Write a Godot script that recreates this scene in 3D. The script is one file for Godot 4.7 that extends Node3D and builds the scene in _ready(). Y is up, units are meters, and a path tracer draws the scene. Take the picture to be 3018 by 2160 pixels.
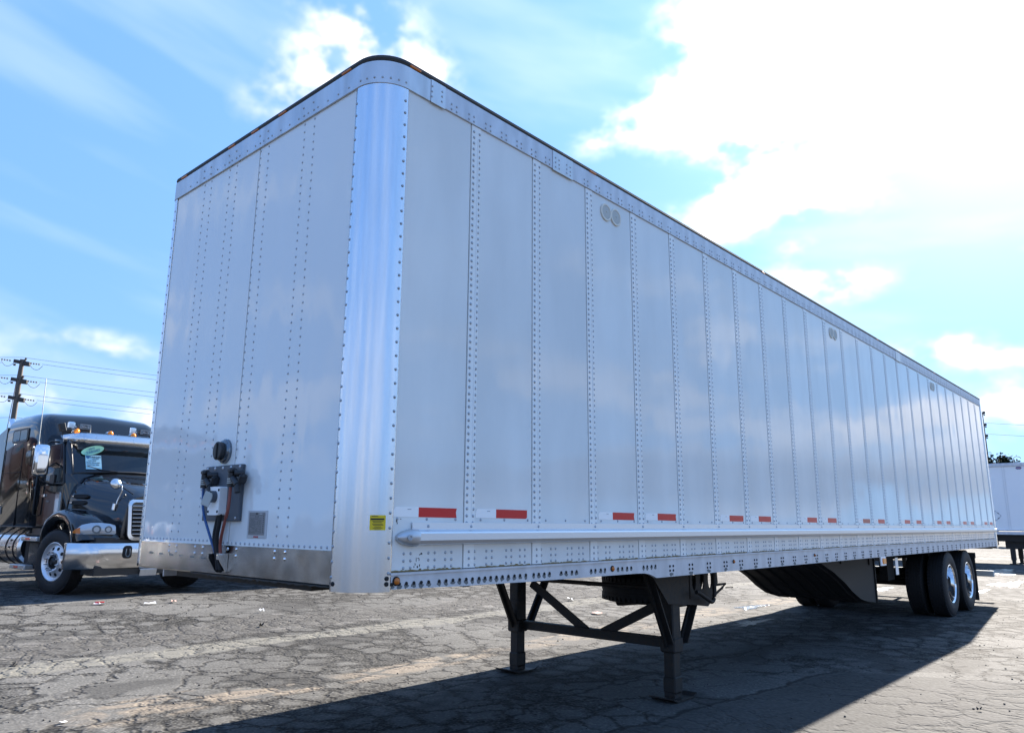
extends Node3D

# ---------------------------------------------------------------- helpers
var M := {}
var taken := {}
var rng := RandomNumberGenerator.new()
var sg := 1

func numbered(n: String) -> String:
	if not taken.has(n):
		taken[n] = 0
		return n
	taken[n] += 1
	return "%s_%03d" % [n, taken[n]]

func tag(o: Node, label: String, category := "", group := "", kind := "") -> void:
	if label: o.set_meta("label", label)
	if category: o.set_meta("category", category)
	if group: o.set_meta("group", group)
	if kind: o.set_meta("kind", kind)

func thing(called: String, label: String, category: String, at := Vector3.ZERO, turn := 0.0, group := "") -> Node3D:
	var o := Node3D.new()
	o.name = numbered(called)
	add_child(o)
	o.position = at
	o.rotation.y = turn
	tag(o, label, category, group)
	return o

func S() -> SurfaceTool:
	var s := SurfaceTool.new()
	s.begin(Mesh.PRIMITIVE_TRIANGLES)
	return s

func part(called: String, s: SurfaceTool, m: Material, parent: Node) -> MeshInstance3D:
	s.generate_normals()
	return put(called, s.commit(), m, parent)

func put(called: String, mesh: Mesh, m: Material, parent: Node) -> MeshInstance3D:
	var o := MeshInstance3D.new()
	o.mesh = mesh
	o.material_override = m
	if parent == self:
		o.name = numbered(called)
	else:
		var nm := called
		var k := 0
		while parent.has_node(NodePath(nm)):
			k += 1
			nm = "%s_%03d" % [called, k]
		o.name = nm
	parent.add_child(o, true)
	return o

func stuff(called: String, mesh: Mesh, xf: Array, m: Material, parent: Node) -> MultiMeshInstance3D:
	var mm := MultiMesh.new()
	mm.transform_format = MultiMesh.TRANSFORM_3D
	mm.mesh = mesh
	mm.instance_count = xf.size()
	for i in xf.size():
		mm.set_instance_transform(i, xf[i])
	var o := MultiMeshInstance3D.new()
	o.multimesh = mm
	o.material_override = m
	o.name = called
	parent.add_child(o, true)
	o.set_meta("kind", "stuff")
	return o

# triangles are turned outwards from the middle of the shape
func emit(s: SurfaceTool, t: PackedVector3Array, groups: PackedInt32Array) -> void:
	var c := Vector3.ZERO
	for v in t: c += v
	c /= maxf(1.0, t.size())
	var vol := 0.0
	for i in range(0, t.size(), 3):
		vol += (t[i] - c).dot((t[i + 1] - c).cross(t[i + 2] - c))
	for i in range(0, t.size(), 3):
		s.set_smooth_group(groups[i / 3])
		s.add_vertex(t[i])
		if vol > 0:
			s.add_vertex(t[i + 2]); s.add_vertex(t[i + 1])
		else:
			s.add_vertex(t[i + 1]); s.add_vertex(t[i + 2])

func loft(s: SurfaceTool, rings: Array, closed := true, cap0 := true, cap1 := true, smooth := true, hard := false) -> void:
	var t := PackedVector3Array()
	var g := PackedInt32Array()
	sg += 1
	var n: int = rings[0].size()
	for i in rings.size() - 1:
		if hard: sg += 1
		for j in (n if closed else n - 1):
			var k := (j + 1) % n
			var a: Vector3 = rings[i][j]; var b: Vector3 = rings[i][k]; var c: Vector3 = rings[i + 1][k]; var d: Vector3 = rings[i + 1][j]
			t.append_array([a, b, c, a, c, d])
			g.append_array([sg, sg] if smooth else [-1, -1])
	for e in 2:
		if not (cap0 if e == 0 else cap1): continue
		var r = rings[0] if e == 0 else rings[rings.size() - 1]
		var mid := Vector3.ZERO
		for v in r: mid += v
		mid /= float(n)
		for j in n:
			var k := (j + 1) % n
			t.append_array([mid, r[k], r[j]] if e == 0 else [mid, r[j], r[k]])
			g.append(-1)
	emit(s, t, g)

func box(s: SurfaceTool, c: Vector3, d: Vector3, b := Basis(), ch := 0.0) -> void:
	var h := d / 2.0
	if ch <= 0.0:
		var r0 := []; var r1 := []
		for p in [[-1, -1], [1, -1], [1, 1], [-1, 1]]:
			r0.append(c + b * Vector3(p[0] * h.x, -h.y, p[1] * h.z)); r1.append(c + b * Vector3(p[0] * h.x, h.y, p[1] * h.z))
		loft(s, [r0, r1], true, true, true, false)
		return
	var rings := []
	for lv in [[-h.y, ch], [-h.y + ch, 0.0], [h.y - ch, 0.0], [h.y, ch]]:
		var hx: float = h.x - lv[1]; var hz: float = h.z - lv[1]
		var r := []
		for p in [[-hx, -hz + ch], [-hx + ch, -hz], [hx - ch, -hz], [hx, -hz + ch], [hx, hz - ch], [hx - ch, hz], [-hx + ch, hz], [-hx, hz - ch]]:
			r.append(c + b * Vector3(p[0], lv[0], p[1]))
		rings.append(r)
	loft(s, rings, true, true, true, false)

func frame_along(d: Vector3) -> Basis:
	var y := d.normalized()
	var x := y.cross(Vector3(0, 1, 0) if absf(y.y) < 0.9 else Vector3(1, 0, 0)).normalized()
	return Basis(x, y, x.cross(y))

func bar(s: SurfaceTool, a: Vector3, b: Vector3, w: float, t: float, up := Vector3(0, 1, 0)) -> void:
	var y := (b - a).normalized()
	var x := y.cross(up).normalized()
	box(s, (a + b) / 2.0, Vector3(w, a.distance_to(b), t), Basis(x, y, x.cross(y)))

func tube(s: SurfaceTool, pts: Array, r: float, n := 8) -> void:
	var rings := []
	for i in pts.size():
		var d: Vector3 = pts[mini(i + 1, pts.size() - 1)] - pts[maxi(i - 1, 0)]
		var f := frame_along(d)
		var ring := []
		for k in n:
			var a := TAU * k / n
			ring.append(pts[i] + f.x * cos(a) * r + f.z * sin(a) * r)
		rings.append(ring)
	loft(s, rings)

func curve(p: Array, steps := 6) -> Array:
	var out := []
	for i in p.size() - 1:
		var a: Vector3 = p[maxi(i - 1, 0)]; var b: Vector3 = p[i]; var c: Vector3 = p[i + 1]; var d: Vector3 = p[mini(i + 2, p.size() - 1)]
		for k in steps:
			out.append(b.cubic_interpolate(c, a, d, float(k) / steps))
	out.append(p[p.size() - 1])
	return out

# profile of (radius, height along the y of xf)
func lathe(s: SurfaceTool, prof: Array, xf: Transform3D, n := 24, hard := true, caps := true) -> void:
	var rings := []
	for p in prof:
		var ring := []
		for k in n:
			var a := TAU * k / n
			ring.append(xf * Vector3(cos(a) * p.x, p.y, sin(a) * p.x))
		rings.append(ring)
	loft(s, rings, true, caps, caps, true, hard)

func cyl(s: SurfaceTool, a: Vector3, b: Vector3, r: float, n := 12, r1 := -1.0) -> void:
	lathe(s, [Vector2(r, 0), Vector2(r if r1 < 0 else r1, a.distance_to(b))], Transform3D(frame_along(b - a), a), n)

# polygon in the x and y of xf, pushed along its z
func prism(s: SurfaceTool, poly: Array, z0: float, z1: float, xf := Transform3D()) -> void:
	var p := PackedVector2Array(poly)
	if Geometry2D.is_polygon_clockwise(p): p.reverse()
	var t := PackedVector3Array()
	var idx := Geometry2D.triangulate_polygon(p)
	for i in range(0, idx.size(), 3):
		var a := p[idx[i]]; var b := p[idx[i + 1]]; var c := p[idx[i + 2]]
		if (b - a).cross(c - a) < 0:
			var q := b; b = c; c = q
		t.append_array([xf * Vector3(a.x, a.y, z1), xf * Vector3(b.x, b.y, z1), xf * Vector3(c.x, c.y, z1)])
		t.append_array([xf * Vector3(a.x, a.y, z0), xf * Vector3(c.x, c.y, z0), xf * Vector3(b.x, b.y, z0)])
	for i in p.size():
		var a := p[i]; var b := p[(i + 1) % p.size()]
		t.append_array([xf * Vector3(a.x, a.y, z0), xf * Vector3(b.x, b.y, z0), xf * Vector3(b.x, b.y, z1)])
		t.append_array([xf * Vector3(a.x, a.y, z0), xf * Vector3(b.x, b.y, z1), xf * Vector3(a.x, a.y, z1)])
	var g := PackedInt32Array()
	g.resize(t.size() / 3)
	g.fill(-1)
	emit(s, t, g)

func rrect(w: float, h: float, r: float, n := 4, c := Vector2.ZERO) -> Array:
	var out := []
	for q in 4:
		var o := Vector2((w / 2 - r) * (1 if q == 0 or q == 3 else -1), (h / 2 - r) * (1 if q < 2 else -1))
		for k in n + 1:
			var a := PI / 2 * (q + float(k) / n)
			out.append(c + o + Vector2(cos(a), sin(a)) * r)
	return out

func ellipse(w: float, h: float, n := 20, c := Vector2.ZERO) -> Array:
	var out := []
	for k in n: out.append(c + Vector2(cos(TAU * k / n) * w / 2, sin(TAU * k / n) * h / 2))
	return out

# a flat picture with uv: corners counter-clockwise from lower left, seen from its front
func sheet(called: String, a: Vector3, b: Vector3, c: Vector3, d: Vector3, m: Material, parent: Node) -> MeshInstance3D:
	var s := S()
	s.set_smooth_group(-1)
	for v in [[a, 0, 1], [c, 1, 0], [b, 1, 1], [a, 0, 1], [d, 0, 0], [c, 1, 0]]:
		s.set_uv(Vector2(v[1], v[2])); s.add_vertex(v[0])
	return part(called, s, m, parent)

func words(called: String, txt: String, size: float, xf: Transform3D, m: Material, parent: Node, bold := true) -> void:
	var f := SystemFont.new()
	f.font_names = PackedStringArray(["Droid Sans"])
	f.font_weight = 700 if bold else 400
	var tm := TextMesh.new()
	tm.text = txt
	tm.font = f
	tm.font_size = 32
	tm.pixel_size = size / 24.0
	tm.depth = 0.002
	tm.curve_step = 4.0
	var o := put(called, tm, m, parent)
	o.transform = xf

func grey(v: float) -> Color: return Color(v, v, v).linear_to_srgb()
func lin(r: float, g: float, b: float) -> Color: return Color(r, g, b).linear_to_srgb()

func mat(called: String, c: Color, rough := 0.5, metal := 0.0, spec := 0.5) -> StandardMaterial3D:
	var m := StandardMaterial3D.new()
	m.resource_name = called
	m.albedo_color = c
	m.roughness = rough
	m.metallic = metal
	m.metallic_specular = spec
	M[called] = m
	return m

func noise_tex(freq: float, seed_: int, w := 256, h := 256, type := FastNoiseLite.TYPE_SIMPLEX_SMOOTH, oct := 4, ramp: Gradient = null, nrm := false, strength := 4.0) -> NoiseTexture2D:
	var n := FastNoiseLite.new()
	n.noise_type = type
	n.frequency = freq
	n.seed = seed_
	n.fractal_octaves = oct
	var t := NoiseTexture2D.new()
	t.width = w; t.height = h
	t.seamless = true
	t.noise = n
	t.as_normal_map = nrm
	t.bump_strength = strength
	if ramp: t.color_ramp = ramp
	return t

func ramp(a: float, b: float, lo := 0.2, hi := 0.8) -> Gradient:
	var g := Gradient.new()
	g.offsets = PackedFloat32Array([lo, hi])
	g.colors = PackedColorArray([Color(a, a, a), Color(b, b, b)])
	return g

func ramp3(cols: Array, offs: Array) -> Gradient:
	var g := Gradient.new()
	g.offsets = PackedFloat32Array(offs)
	g.colors = PackedColorArray(cols)
	return g

func tri(m: StandardMaterial3D, sc: Vector3) -> void:
	m.uv1_triplanar = true
	m.uv1_world_triplanar = true
	m.uv1_scale = sc

func sstep(a: float, b: float, x: float) -> float:
	var t := clampf((x - a) / (b - a), 0.0, 1.0)
	return t * t * (3.0 - 2.0 * t)

# height of the ground: the yard rises gently towards the row of parked tractors
func gh(x: float, z: float) -> float:
	return 0.26 * sstep(-3.2, -10.4, z) * (1.0 - sstep(10.0, 24.0, x))

# ---------------------------------------------------------------- scene
func _ready() -> void:
	rng.seed = 7
	setup_view()
	materials()
	build_ground()
	build_trailer()
	build_far_trailer()
	build_trucks()
	build_poles()
	build_tree()
	build_litter()

func setup_view() -> void:
	var cam := Camera3D.new()
	cam.name = "camera"
	add_child(cam)
	cam.transform = Transform3D(Basis(Vector3(0.66753, 0.00722, 0.74455), Vector3(-0.15664, 0.97894, 0.13095), Vector3(-0.72792, -0.20404, 0.65460)).orthonormalized(), Vector3(-2.3195, 1.4586, 3.0973))
	cam.fov = 52.19
	cam.near = 0.05
	cam.far = 2000.0
	cam.current = true
	var env := Environment.new()
	env.background_mode = Environment.BG_SKY
	env.tonemap_mode = Environment.TONE_MAPPER_LINEAR
	env.tonemap_exposure = 3.8
	env.sdfgi_enabled = true
	env.ssao_enabled = true
	env.ssil_enabled = true
	var sky := Sky.new()
	var pano := PanoramaSkyMaterial.new()
	pano.panorama = ImageTexture.create_from_image(sky_picture(2400, 1200))
	sky.sky_material = pano
	env.sky = sky
	env.background_energy_multiplier = 0.325
	var we := WorldEnvironment.new()
	we.name = "world_environment"
	we.environment = env
	add_child(we)
	var sun := DirectionalLight3D.new()
	sun.name = "sun"
	add_child(sun)
	var to_sun := Vector3(1.71, 1.0, -0.185).normalized()
	sun.look_at_from_position(to_sun * 50.0, Vector3.ZERO)
	sun.light_color = Color(1.0, 0.96, 0.91)
	sun.light_energy = 1.6
	sun.light_angular_distance = 0.5
	sun.shadow_enabled = true

# clouds: bearing and height of the middle in degrees (bearing from -z towards +x), half sizes, weight
const CLOUDS := [[35.0,36.0,4.7,2.4,0.62],[34.4,33.9,3.8,2.4,0.62],[32.3,32.2,3.3,2.1,0.56],[37.8,33.1,3.7,2.1,0.56],[29.6,30.6,2.8,2.1,0.43],[41.2,32.7,2.5,1.7,0.50],[33.9,30.6,3.6,2.1,0.50],[28.0,29.1,2.4,1.4,0.31],[26.7,32.4,1.6,1.4,0.25],[43.1,31.9,1.2,1.0,0.31],
	[80.0,34.5,13.5,7.2,1.30],[84.5,29.6,11.0,4.0,1.25],[62.0,29.8,6.0,2.2,0.55],[68.5,27.6,5.0,3.0,1.1],[68.0,34.0,6.5,4.5,0.8],[66.8,23.8,3.0,1.6,0.8],[72.0,24.6,3.4,1.2,0.8],[55.2,28.5,3.1,1.7,0.50],[64.6,21.7,2.6,1.7,0.80],[70.6,22.9,3.4,1.7,0.80],[71.4,17.0,3.4,1.6,1.00],[78.0,11.9,3.0,1.2,0.90],[81.4,10.7,3.9,0.6,0.60],[81.6,7.5,3.5,1.7,0.80],[83.6,17.1,2.2,0.4,0.50],[60.5,23.0,1.5,0.7,0.40],[69.7,19.7,1.8,0.5,0.40],
	[17.1,11.9,4.6,0.7,0.50],[20.5,11.1,2.8,0.5,0.42],[14.5,10.3,4.2,0.7,0.36],[16.9,8.4,10.5,2.4,0.30],[19.7,7.1,7.0,2.1,0.34],
	[100.9,8.0,2.4,1.0,1.00],[103.1,7.0,1.7,0.7,0.70],[105.5,7.6,2.1,0.7,0.60],[99.5,6.7,1.0,0.7,0.80],[112.6,13.0,2.1,3.1,0.60],[111.6,4.8,2.8,1.0,0.40],[115.8,15.2,1.4,2.1,0.30],
	[108.0,2.6,20.0,2.6,1.4,0.30],[128.0,4.0,14.0,2.0,1.1,0.42],[103.0,6.6,7.0,1.1,1.0],[118.0,8.0,8.0,1.2,0.7],[96.0,4.4,4.0,1.0,0.8],[150.0,3.0,18.0,2.2,1.0,0.45]]

func sky_picture(w: int, h: int) -> Image:
	var n := FastNoiseLite.new()
	n.noise_type = FastNoiseLite.TYPE_SIMPLEX_SMOOTH
	n.frequency = 6.0
	n.fractal_octaves = 6
	n.fractal_gain = 0.6
	n.seed = 11
	var n2 := FastNoiseLite.new()
	n2.noise_type = FastNoiseLite.TYPE_SIMPLEX_SMOOTH
	n2.frequency = 1.1
	n2.fractal_octaves = 5
	n2.seed = 5
	var to_sun := Vector3(1.71, 1.0, -0.185).normalized()
	var px := PackedFloat32Array()
	px.resize(w * h * 3)
	px.fill(0.30)
	for y in h:
		var el := 90.0 - 180.0 * (y + 0.5) / h
		var se := sin(deg_to_rad(el)); var ce := cos(deg_to_rad(el))
		var near := []
		for c in CLOUDS:
			if absf(el - c[1]) < c[3] * 2.6: near.append(c)
		var low := exp(-maxf(el, 0.0) / 9.0)
		var mid := exp(-maxf(el, 0.0) / 30.0)
		for x in w:
			var i := (y * w + x) * 3
			if el > 55.0 and x % 4:   # high up only slow changes
				px[i] = px[i - 3]; px[i + 1] = px[i - 2]; px[i + 2] = px[i - 1]
				continue
			if el < -2.0:
				break
			var az := 360.0 * (x + 0.5) / w
			var d := Vector3(sin(deg_to_rad(az)) * ce, se, -cos(deg_to_rad(az)) * ce)
			var ang := rad_to_deg(acos(clampf(d.dot(to_sun), -1.0, 1.0)))
			var glow := exp(-ang / 14.0) * 0.45 + exp(-ang * ang / 120.0) * 0.55
			var wide := exp(-ang / 34.0)
			var lo := low * lerpf(0.15, 1.0, exp(-ang / 60.0))
			var r := 0.135 + 0.10 * mid + 0.26 * lo + wide * 0.22 + glow * 0.80
			var g := 0.315 + 0.19 * mid + 0.22 * lo + wide * 0.41 + glow * 0.93
			var b := 0.82 + 0.20 * mid + 0.0 * lo + wide * 0.46 + glow * 0.90
			var v := n2.get_noise_3d(d.x * 1.9 + d.y * 1.5, d.y * 9.0 + d.x * 2.0, d.z * 1.9)
			var veil := sstep(-0.15, 0.6, v) * 0.30
			var cov := 0.0
			var dark := 0.0
			for c in near:
				var da: float = fposmod(az - c[0] + 180.0, 360.0) - 180.0
				var q: float = (da / c[2]) * (da / c[2]) + ((el - c[1]) / c[3]) * ((el - c[1]) / c[3])
				if q < 6.0:
					cov += c[4] * exp(-q * 0.9)
					if c.size() > 5: dark += (1.0 - c[5]) * exp(-q * 0.9)
			var rest := sstep(40.0, 70.0, absf(fposmod(az - 50.0 + 180.0, 360.0) - 180.0))
			var f := n.get_noise_3d(d.x, d.y * 1.7, d.z) if cov > 0.08 or (rest > 0.0 and el < 40.0) else -0.5
			var dens := sstep(0.05, 1.15, minf(cov, 1.2) * (0.52 + 2.3 * f) + 0.06 * f + maxf(0.0, cov - 0.75) * 0.8)
			# the rest of the sky has scattered small clouds low down and thin cloud higher up
			if rest > 0.0:
				var band := exp(-pow((el - 9.0) / 8.0, 2.0))
				dens = maxf(dens, rest * sstep(0.18, 0.5, f * 0.7 + v * 0.6 + band * 0.24) * lerpf(0.75, 0.35, sstep(10.0, 20.0, el)))
			var white := 1.0 + exp(-ang / 22.0) * 1.5
			var shade := (0.88 + 0.22 * sstep(-0.3, 0.4, f)) * (1.0 - minf(dark, 0.72))
			r = lerpf(lerpf(r, 0.66 + glow * 0.7 + wide * 0.5, veil), white * shade, dens)
			g = lerpf(lerpf(g, 0.82 + glow * 0.7 + wide * 0.5, veil), white * shade * (1.0 + 0.2 * minf(dark, 0.7)), dens)
			b = lerpf(lerpf(b, 1.02 + glow * 0.7 + wide * 0.5, veil), white * shade * (1.02 + 0.5 * minf(dark, 0.7)), dens)
			px[i] = r; px[i + 1] = g; px[i + 2] = b
	return Image.create_from_data(w, h, false, Image.FORMAT_RGBF, px.to_byte_array())

# ---------------------------------------------------------------- materials
func materials() -> void:
	var wp := mat("white_paint", lin(0.86, 0.88, 0.86), 0.05)
	wp.normal_enabled = true
	wp.normal_texture = noise_tex(0.012, 3, 256, 256, FastNoiseLite.TYPE_SIMPLEX_SMOOTH, 2, null, true, 3.0)
	wp.normal_scale = 0.05
	tri(wp, Vector3(0.55, 0.16, 0.55))
	for k in 3:
		var w3 := wp.duplicate() as StandardMaterial3D
		w3.uv1_offset = Vector3(k * 0.37, k * 0.21, k * 0.53)
		w3.albedo_color = lin(0.82 - 0.012 * k, 0.84 - 0.012 * k, 0.82 - 0.010 * k)
		w3.albedo_texture = noise_tex(0.01, 71 + k, 256, 256, FastNoiseLite.TYPE_SIMPLEX_SMOOTH, 5, ramp(0.955, 1.0))
		w3.normal_scale = 0.06
		M["white_paint_%d" % k] = w3
	var fp := wp.duplicate() as StandardMaterial3D
	fp.resource_name = "white_front_paint"
	fp.roughness = 0.06
	fp.normal_scale = 0.16
	fp.uv1_scale = Vector3(1.0, 0.14, 1.0)
	M["white_front_paint"] = fp
	var al := mat("mill_aluminium", lin(0.66, 0.68, 0.70), 0.46, 0.72)
	al.albedo_texture = noise_tex(0.02, 21, 256, 256, FastNoiseLite.TYPE_SIMPLEX_SMOOTH, 5, ramp(0.90, 1.0))
	al.roughness_texture = noise_tex(0.015, 22, 256, 256, FastNoiseLite.TYPE_SIMPLEX_SMOOTH, 5, ramp(0.75, 1.0))
	al.roughness = 0.5
	tri(al, Vector3(1.1, 0.25, 1.1))
	var br := mat("bright_aluminium", lin(0.78, 0.80, 0.82), 0.30, 0.95)
	br.albedo_texture = noise_tex(0.03, 23, 256, 256, FastNoiseLite.TYPE_SIMPLEX_SMOOTH, 5, ramp(0.965, 1.0))
	br.roughness_texture = noise_tex(0.02, 24, 256, 256, FastNoiseLite.TYPE_SIMPLEX_SMOOTH, 5, ramp(0.85, 1.0))
	br.roughness = 0.25
	tri(br, Vector3(4.0, 0.25, 4.0))
	var ss := mat("stainless", lin(0.50, 0.50, 0.50), 0.24, 1.0)
	ss.albedo_texture = noise_tex(0.02, 29, 256, 256, FastNoiseLite.TYPE_SIMPLEX_SMOOTH, 5, ramp(0.8, 1.0))
	ss.roughness_texture = noise_tex(0.015, 30, 256, 256, FastNoiseLite.TYPE_SIMPLEX_SMOOTH, 4, ramp(0.6, 1.0))
	tri(ss, Vector3(0.8, 0.8, 0.8))
	mat("rub_aluminium", lin(0.70, 0.73, 0.77), 0.36, 0.8)
	mat("rail_aluminium", lin(0.62, 0.65, 0.70), 0.5, 0.45)
	var ra: StandardMaterial3D = M["rail_aluminium"]
	ra.albedo_texture = noise_tex(0.03, 25, 256, 256, FastNoiseLite.TYPE_SIMPLEX_SMOOTH, 5, ramp(0.92, 1.0))
	tri(ra, Vector3(0.9, 0.3, 0.9))
	mat("rivet_metal", lin(0.40, 0.43, 0.47), 0.42, 0.5)
	mat("rivet_front", lin(0.44, 0.47, 0.50), 0.4, 0.4)
	mat("rivet_pale", lin(0.52, 0.55, 0.58), 0.35, 0.4)
	mat("dark_gap", lin(0.05, 0.055, 0.065), 0.8)
	mat("hole_dark", lin(0.012, 0.012, 0.013), 0.8)
	mat("stain", lin(0.16, 0.17, 0.17), 0.8)
	mat("sealant", lin(0.24, 0.17, 0.07), 0.9)
	mat("black_edge", lin(0.035, 0.033, 0.030), 0.65)
	mat("amber", lin(0.55, 0.16, 0.02), 0.2)
	mat("amber_bright", lin(0.85, 0.26, 0.02), 0.15)
	mat("tape_red", lin(0.62, 0.010, 0.010), 0.3)
	mat("tape_faded", lin(0.52, 0.12, 0.08), 0.4)
	mat("tape_white", lin(0.95, 0.95, 0.93), 0.3)
	mat("sticker_yellow", lin(0.75, 0.55, 0.01), 0.4)
	mat("print_black", lin(0.02, 0.02, 0.02), 0.6)
	mat("vent_grey", lin(0.50, 0.52, 0.49), 0.7)
	mat("vent_ring", lin(0.74, 0.71, 0.62), 0.5)
	var st := mat("dark_steel", lin(0.022, 0.021, 0.020), 0.62)
	st.albedo_texture = noise_tex(0.03, 26, 256, 256, FastNoiseLite.TYPE_SIMPLEX_SMOOTH, 5, ramp3([Color(1.0, 0.85, 0.7), Color(0.85, 0.85, 0.85), Color(0.6, 0.62, 0.65)], [0.25, 0.5, 0.8]))
	tri(st, Vector3(2, 2, 2))
	mat("grey_plastic", lin(0.075, 0.09, 0.11), 0.5)
	mat("plate_plastic", lin(0.026, 0.027, 0.027), 0.6)
	mat("fairing_plastic", lin(0.022, 0.022, 0.023), 0.6)
	var ru := mat("rubber", lin(0.016, 0.016, 0.017), 0.72)
	ru.normal_enabled = true
	ru.normal_texture = noise_tex(0.12, 31, 128, 128, FastNoiseLite.TYPE_SIMPLEX_SMOOTH, 3, null, true, 3.0)
	ru.normal_scale = 0.3
	tri(ru, Vector3(4, 4, 4))
	mat("chrome", lin(0.80, 0.81, 0.82), 0.07, 1.0)
	mat("rim_alloy", lin(0.80, 0.81, 0.83), 0.3, 0.6)
	mat("brushed_chrome", lin(0.72, 0.72, 0.72), 0.2, 1.0)
	var bl := mat("black_paint", lin(0.007, 0.008, 0.010), 0.07)
	bl.clearcoat_enabled = true
	bl.clearcoat = 0.6
	bl.clearcoat_roughness = 0.03
	var mp := mat("maroon_paint", lin(0.014, 0.004, 0.0035), 0.10)
	mp.clearcoat_enabled = true
	mp.clearcoat = 0.6
	mat("black_plastic", lin(0.02, 0.021, 0.023), 0.45)
	mat("dark_glass", lin(0.006, 0.009, 0.013), 0.03, 0.0, 0.6)
	mat("lamp_glass", lin(0.48, 0.52, 0.56), 0.06, 0.3)
	mat("lamp_dark", lin(0.17, 0.20, 0.23), 0.1, 0.6)
	mat("hose_blue", lin(0.03, 0.10, 0.28), 0.5)
	mat("hose_red", lin(0.26, 0.07, 0.05), 0.5)
	mat("paper_blue", lin(0.36, 0.62, 0.70), 0.6)
	mat("sticker_green", lin(0.22, 0.55, 0.45), 0.5)
	mat("print_blue", lin(0.03, 0.14, 0.28), 0.6)
	mat("paper_white", lin(0.78, 0.78, 0.76), 0.8)
	mat("paper_pink", lin(0.52, 0.33, 0.27), 0.85)
	mat("wood_pole", lin(0.13, 0.115, 0.10), 0.85)
	mat("pole_dark", lin(0.06, 0.055, 0.05), 0.8)
	mat("wire", lin(0.05, 0.055, 0.07), 0.6)
	mat("bark", lin(0.07, 0.05, 0.035), 0.9)
	var lf := mat("leaf", lin(0.012, 0.022, 0.010), 0.8)
	lf.metallic_specular = 0.2
	mat("far_white", lin(0.92, 0.93, 0.93), 0.35)
	mat("far_mark", lin(0.40, 0.43, 0.47), 0.6)
	mat("logo_blue", lin(0.03, 0.09, 0.30), 0.5)
	mat("logo_red", lin(0.5, 0.03, 0.03), 0.5)
	mat("stone", lin(0.075, 0.073, 0.07), 0.95)
	var wh := mat("wet_sheen", lin(0.05, 0.05, 0.05), 0.2)
	wh.normal_enabled = true
	wh.normal_texture = noise_tex(0.06, 62, 256, 256, FastNoiseLite.TYPE_SIMPLEX_SMOOTH, 5, null, true, 8.0)
	wh.normal_scale = 0.5
	tri(wh, Vector3(1.2, 1.2, 1.2))
	var wa := mat("wet_asphalt", lin(0.012, 0.012, 0.013), 0.5, 0.0, 0.3)
	wa.normal_enabled = true
	wa.normal_texture = noise_tex(0.05, 61, 256, 256, FastNoiseLite.TYPE_SIMPLEX_SMOOTH, 5, null, true, 8.0)
	wa.normal_scale = 0.8
	tri(wa, Vector3(1.5, 1.5, 1.5))
	mat("debris_dark", lin(0.03, 0.027, 0.024), 0.85)
	mat("leaf_dry", lin(0.30, 0.19, 0.09), 0.85)

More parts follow.
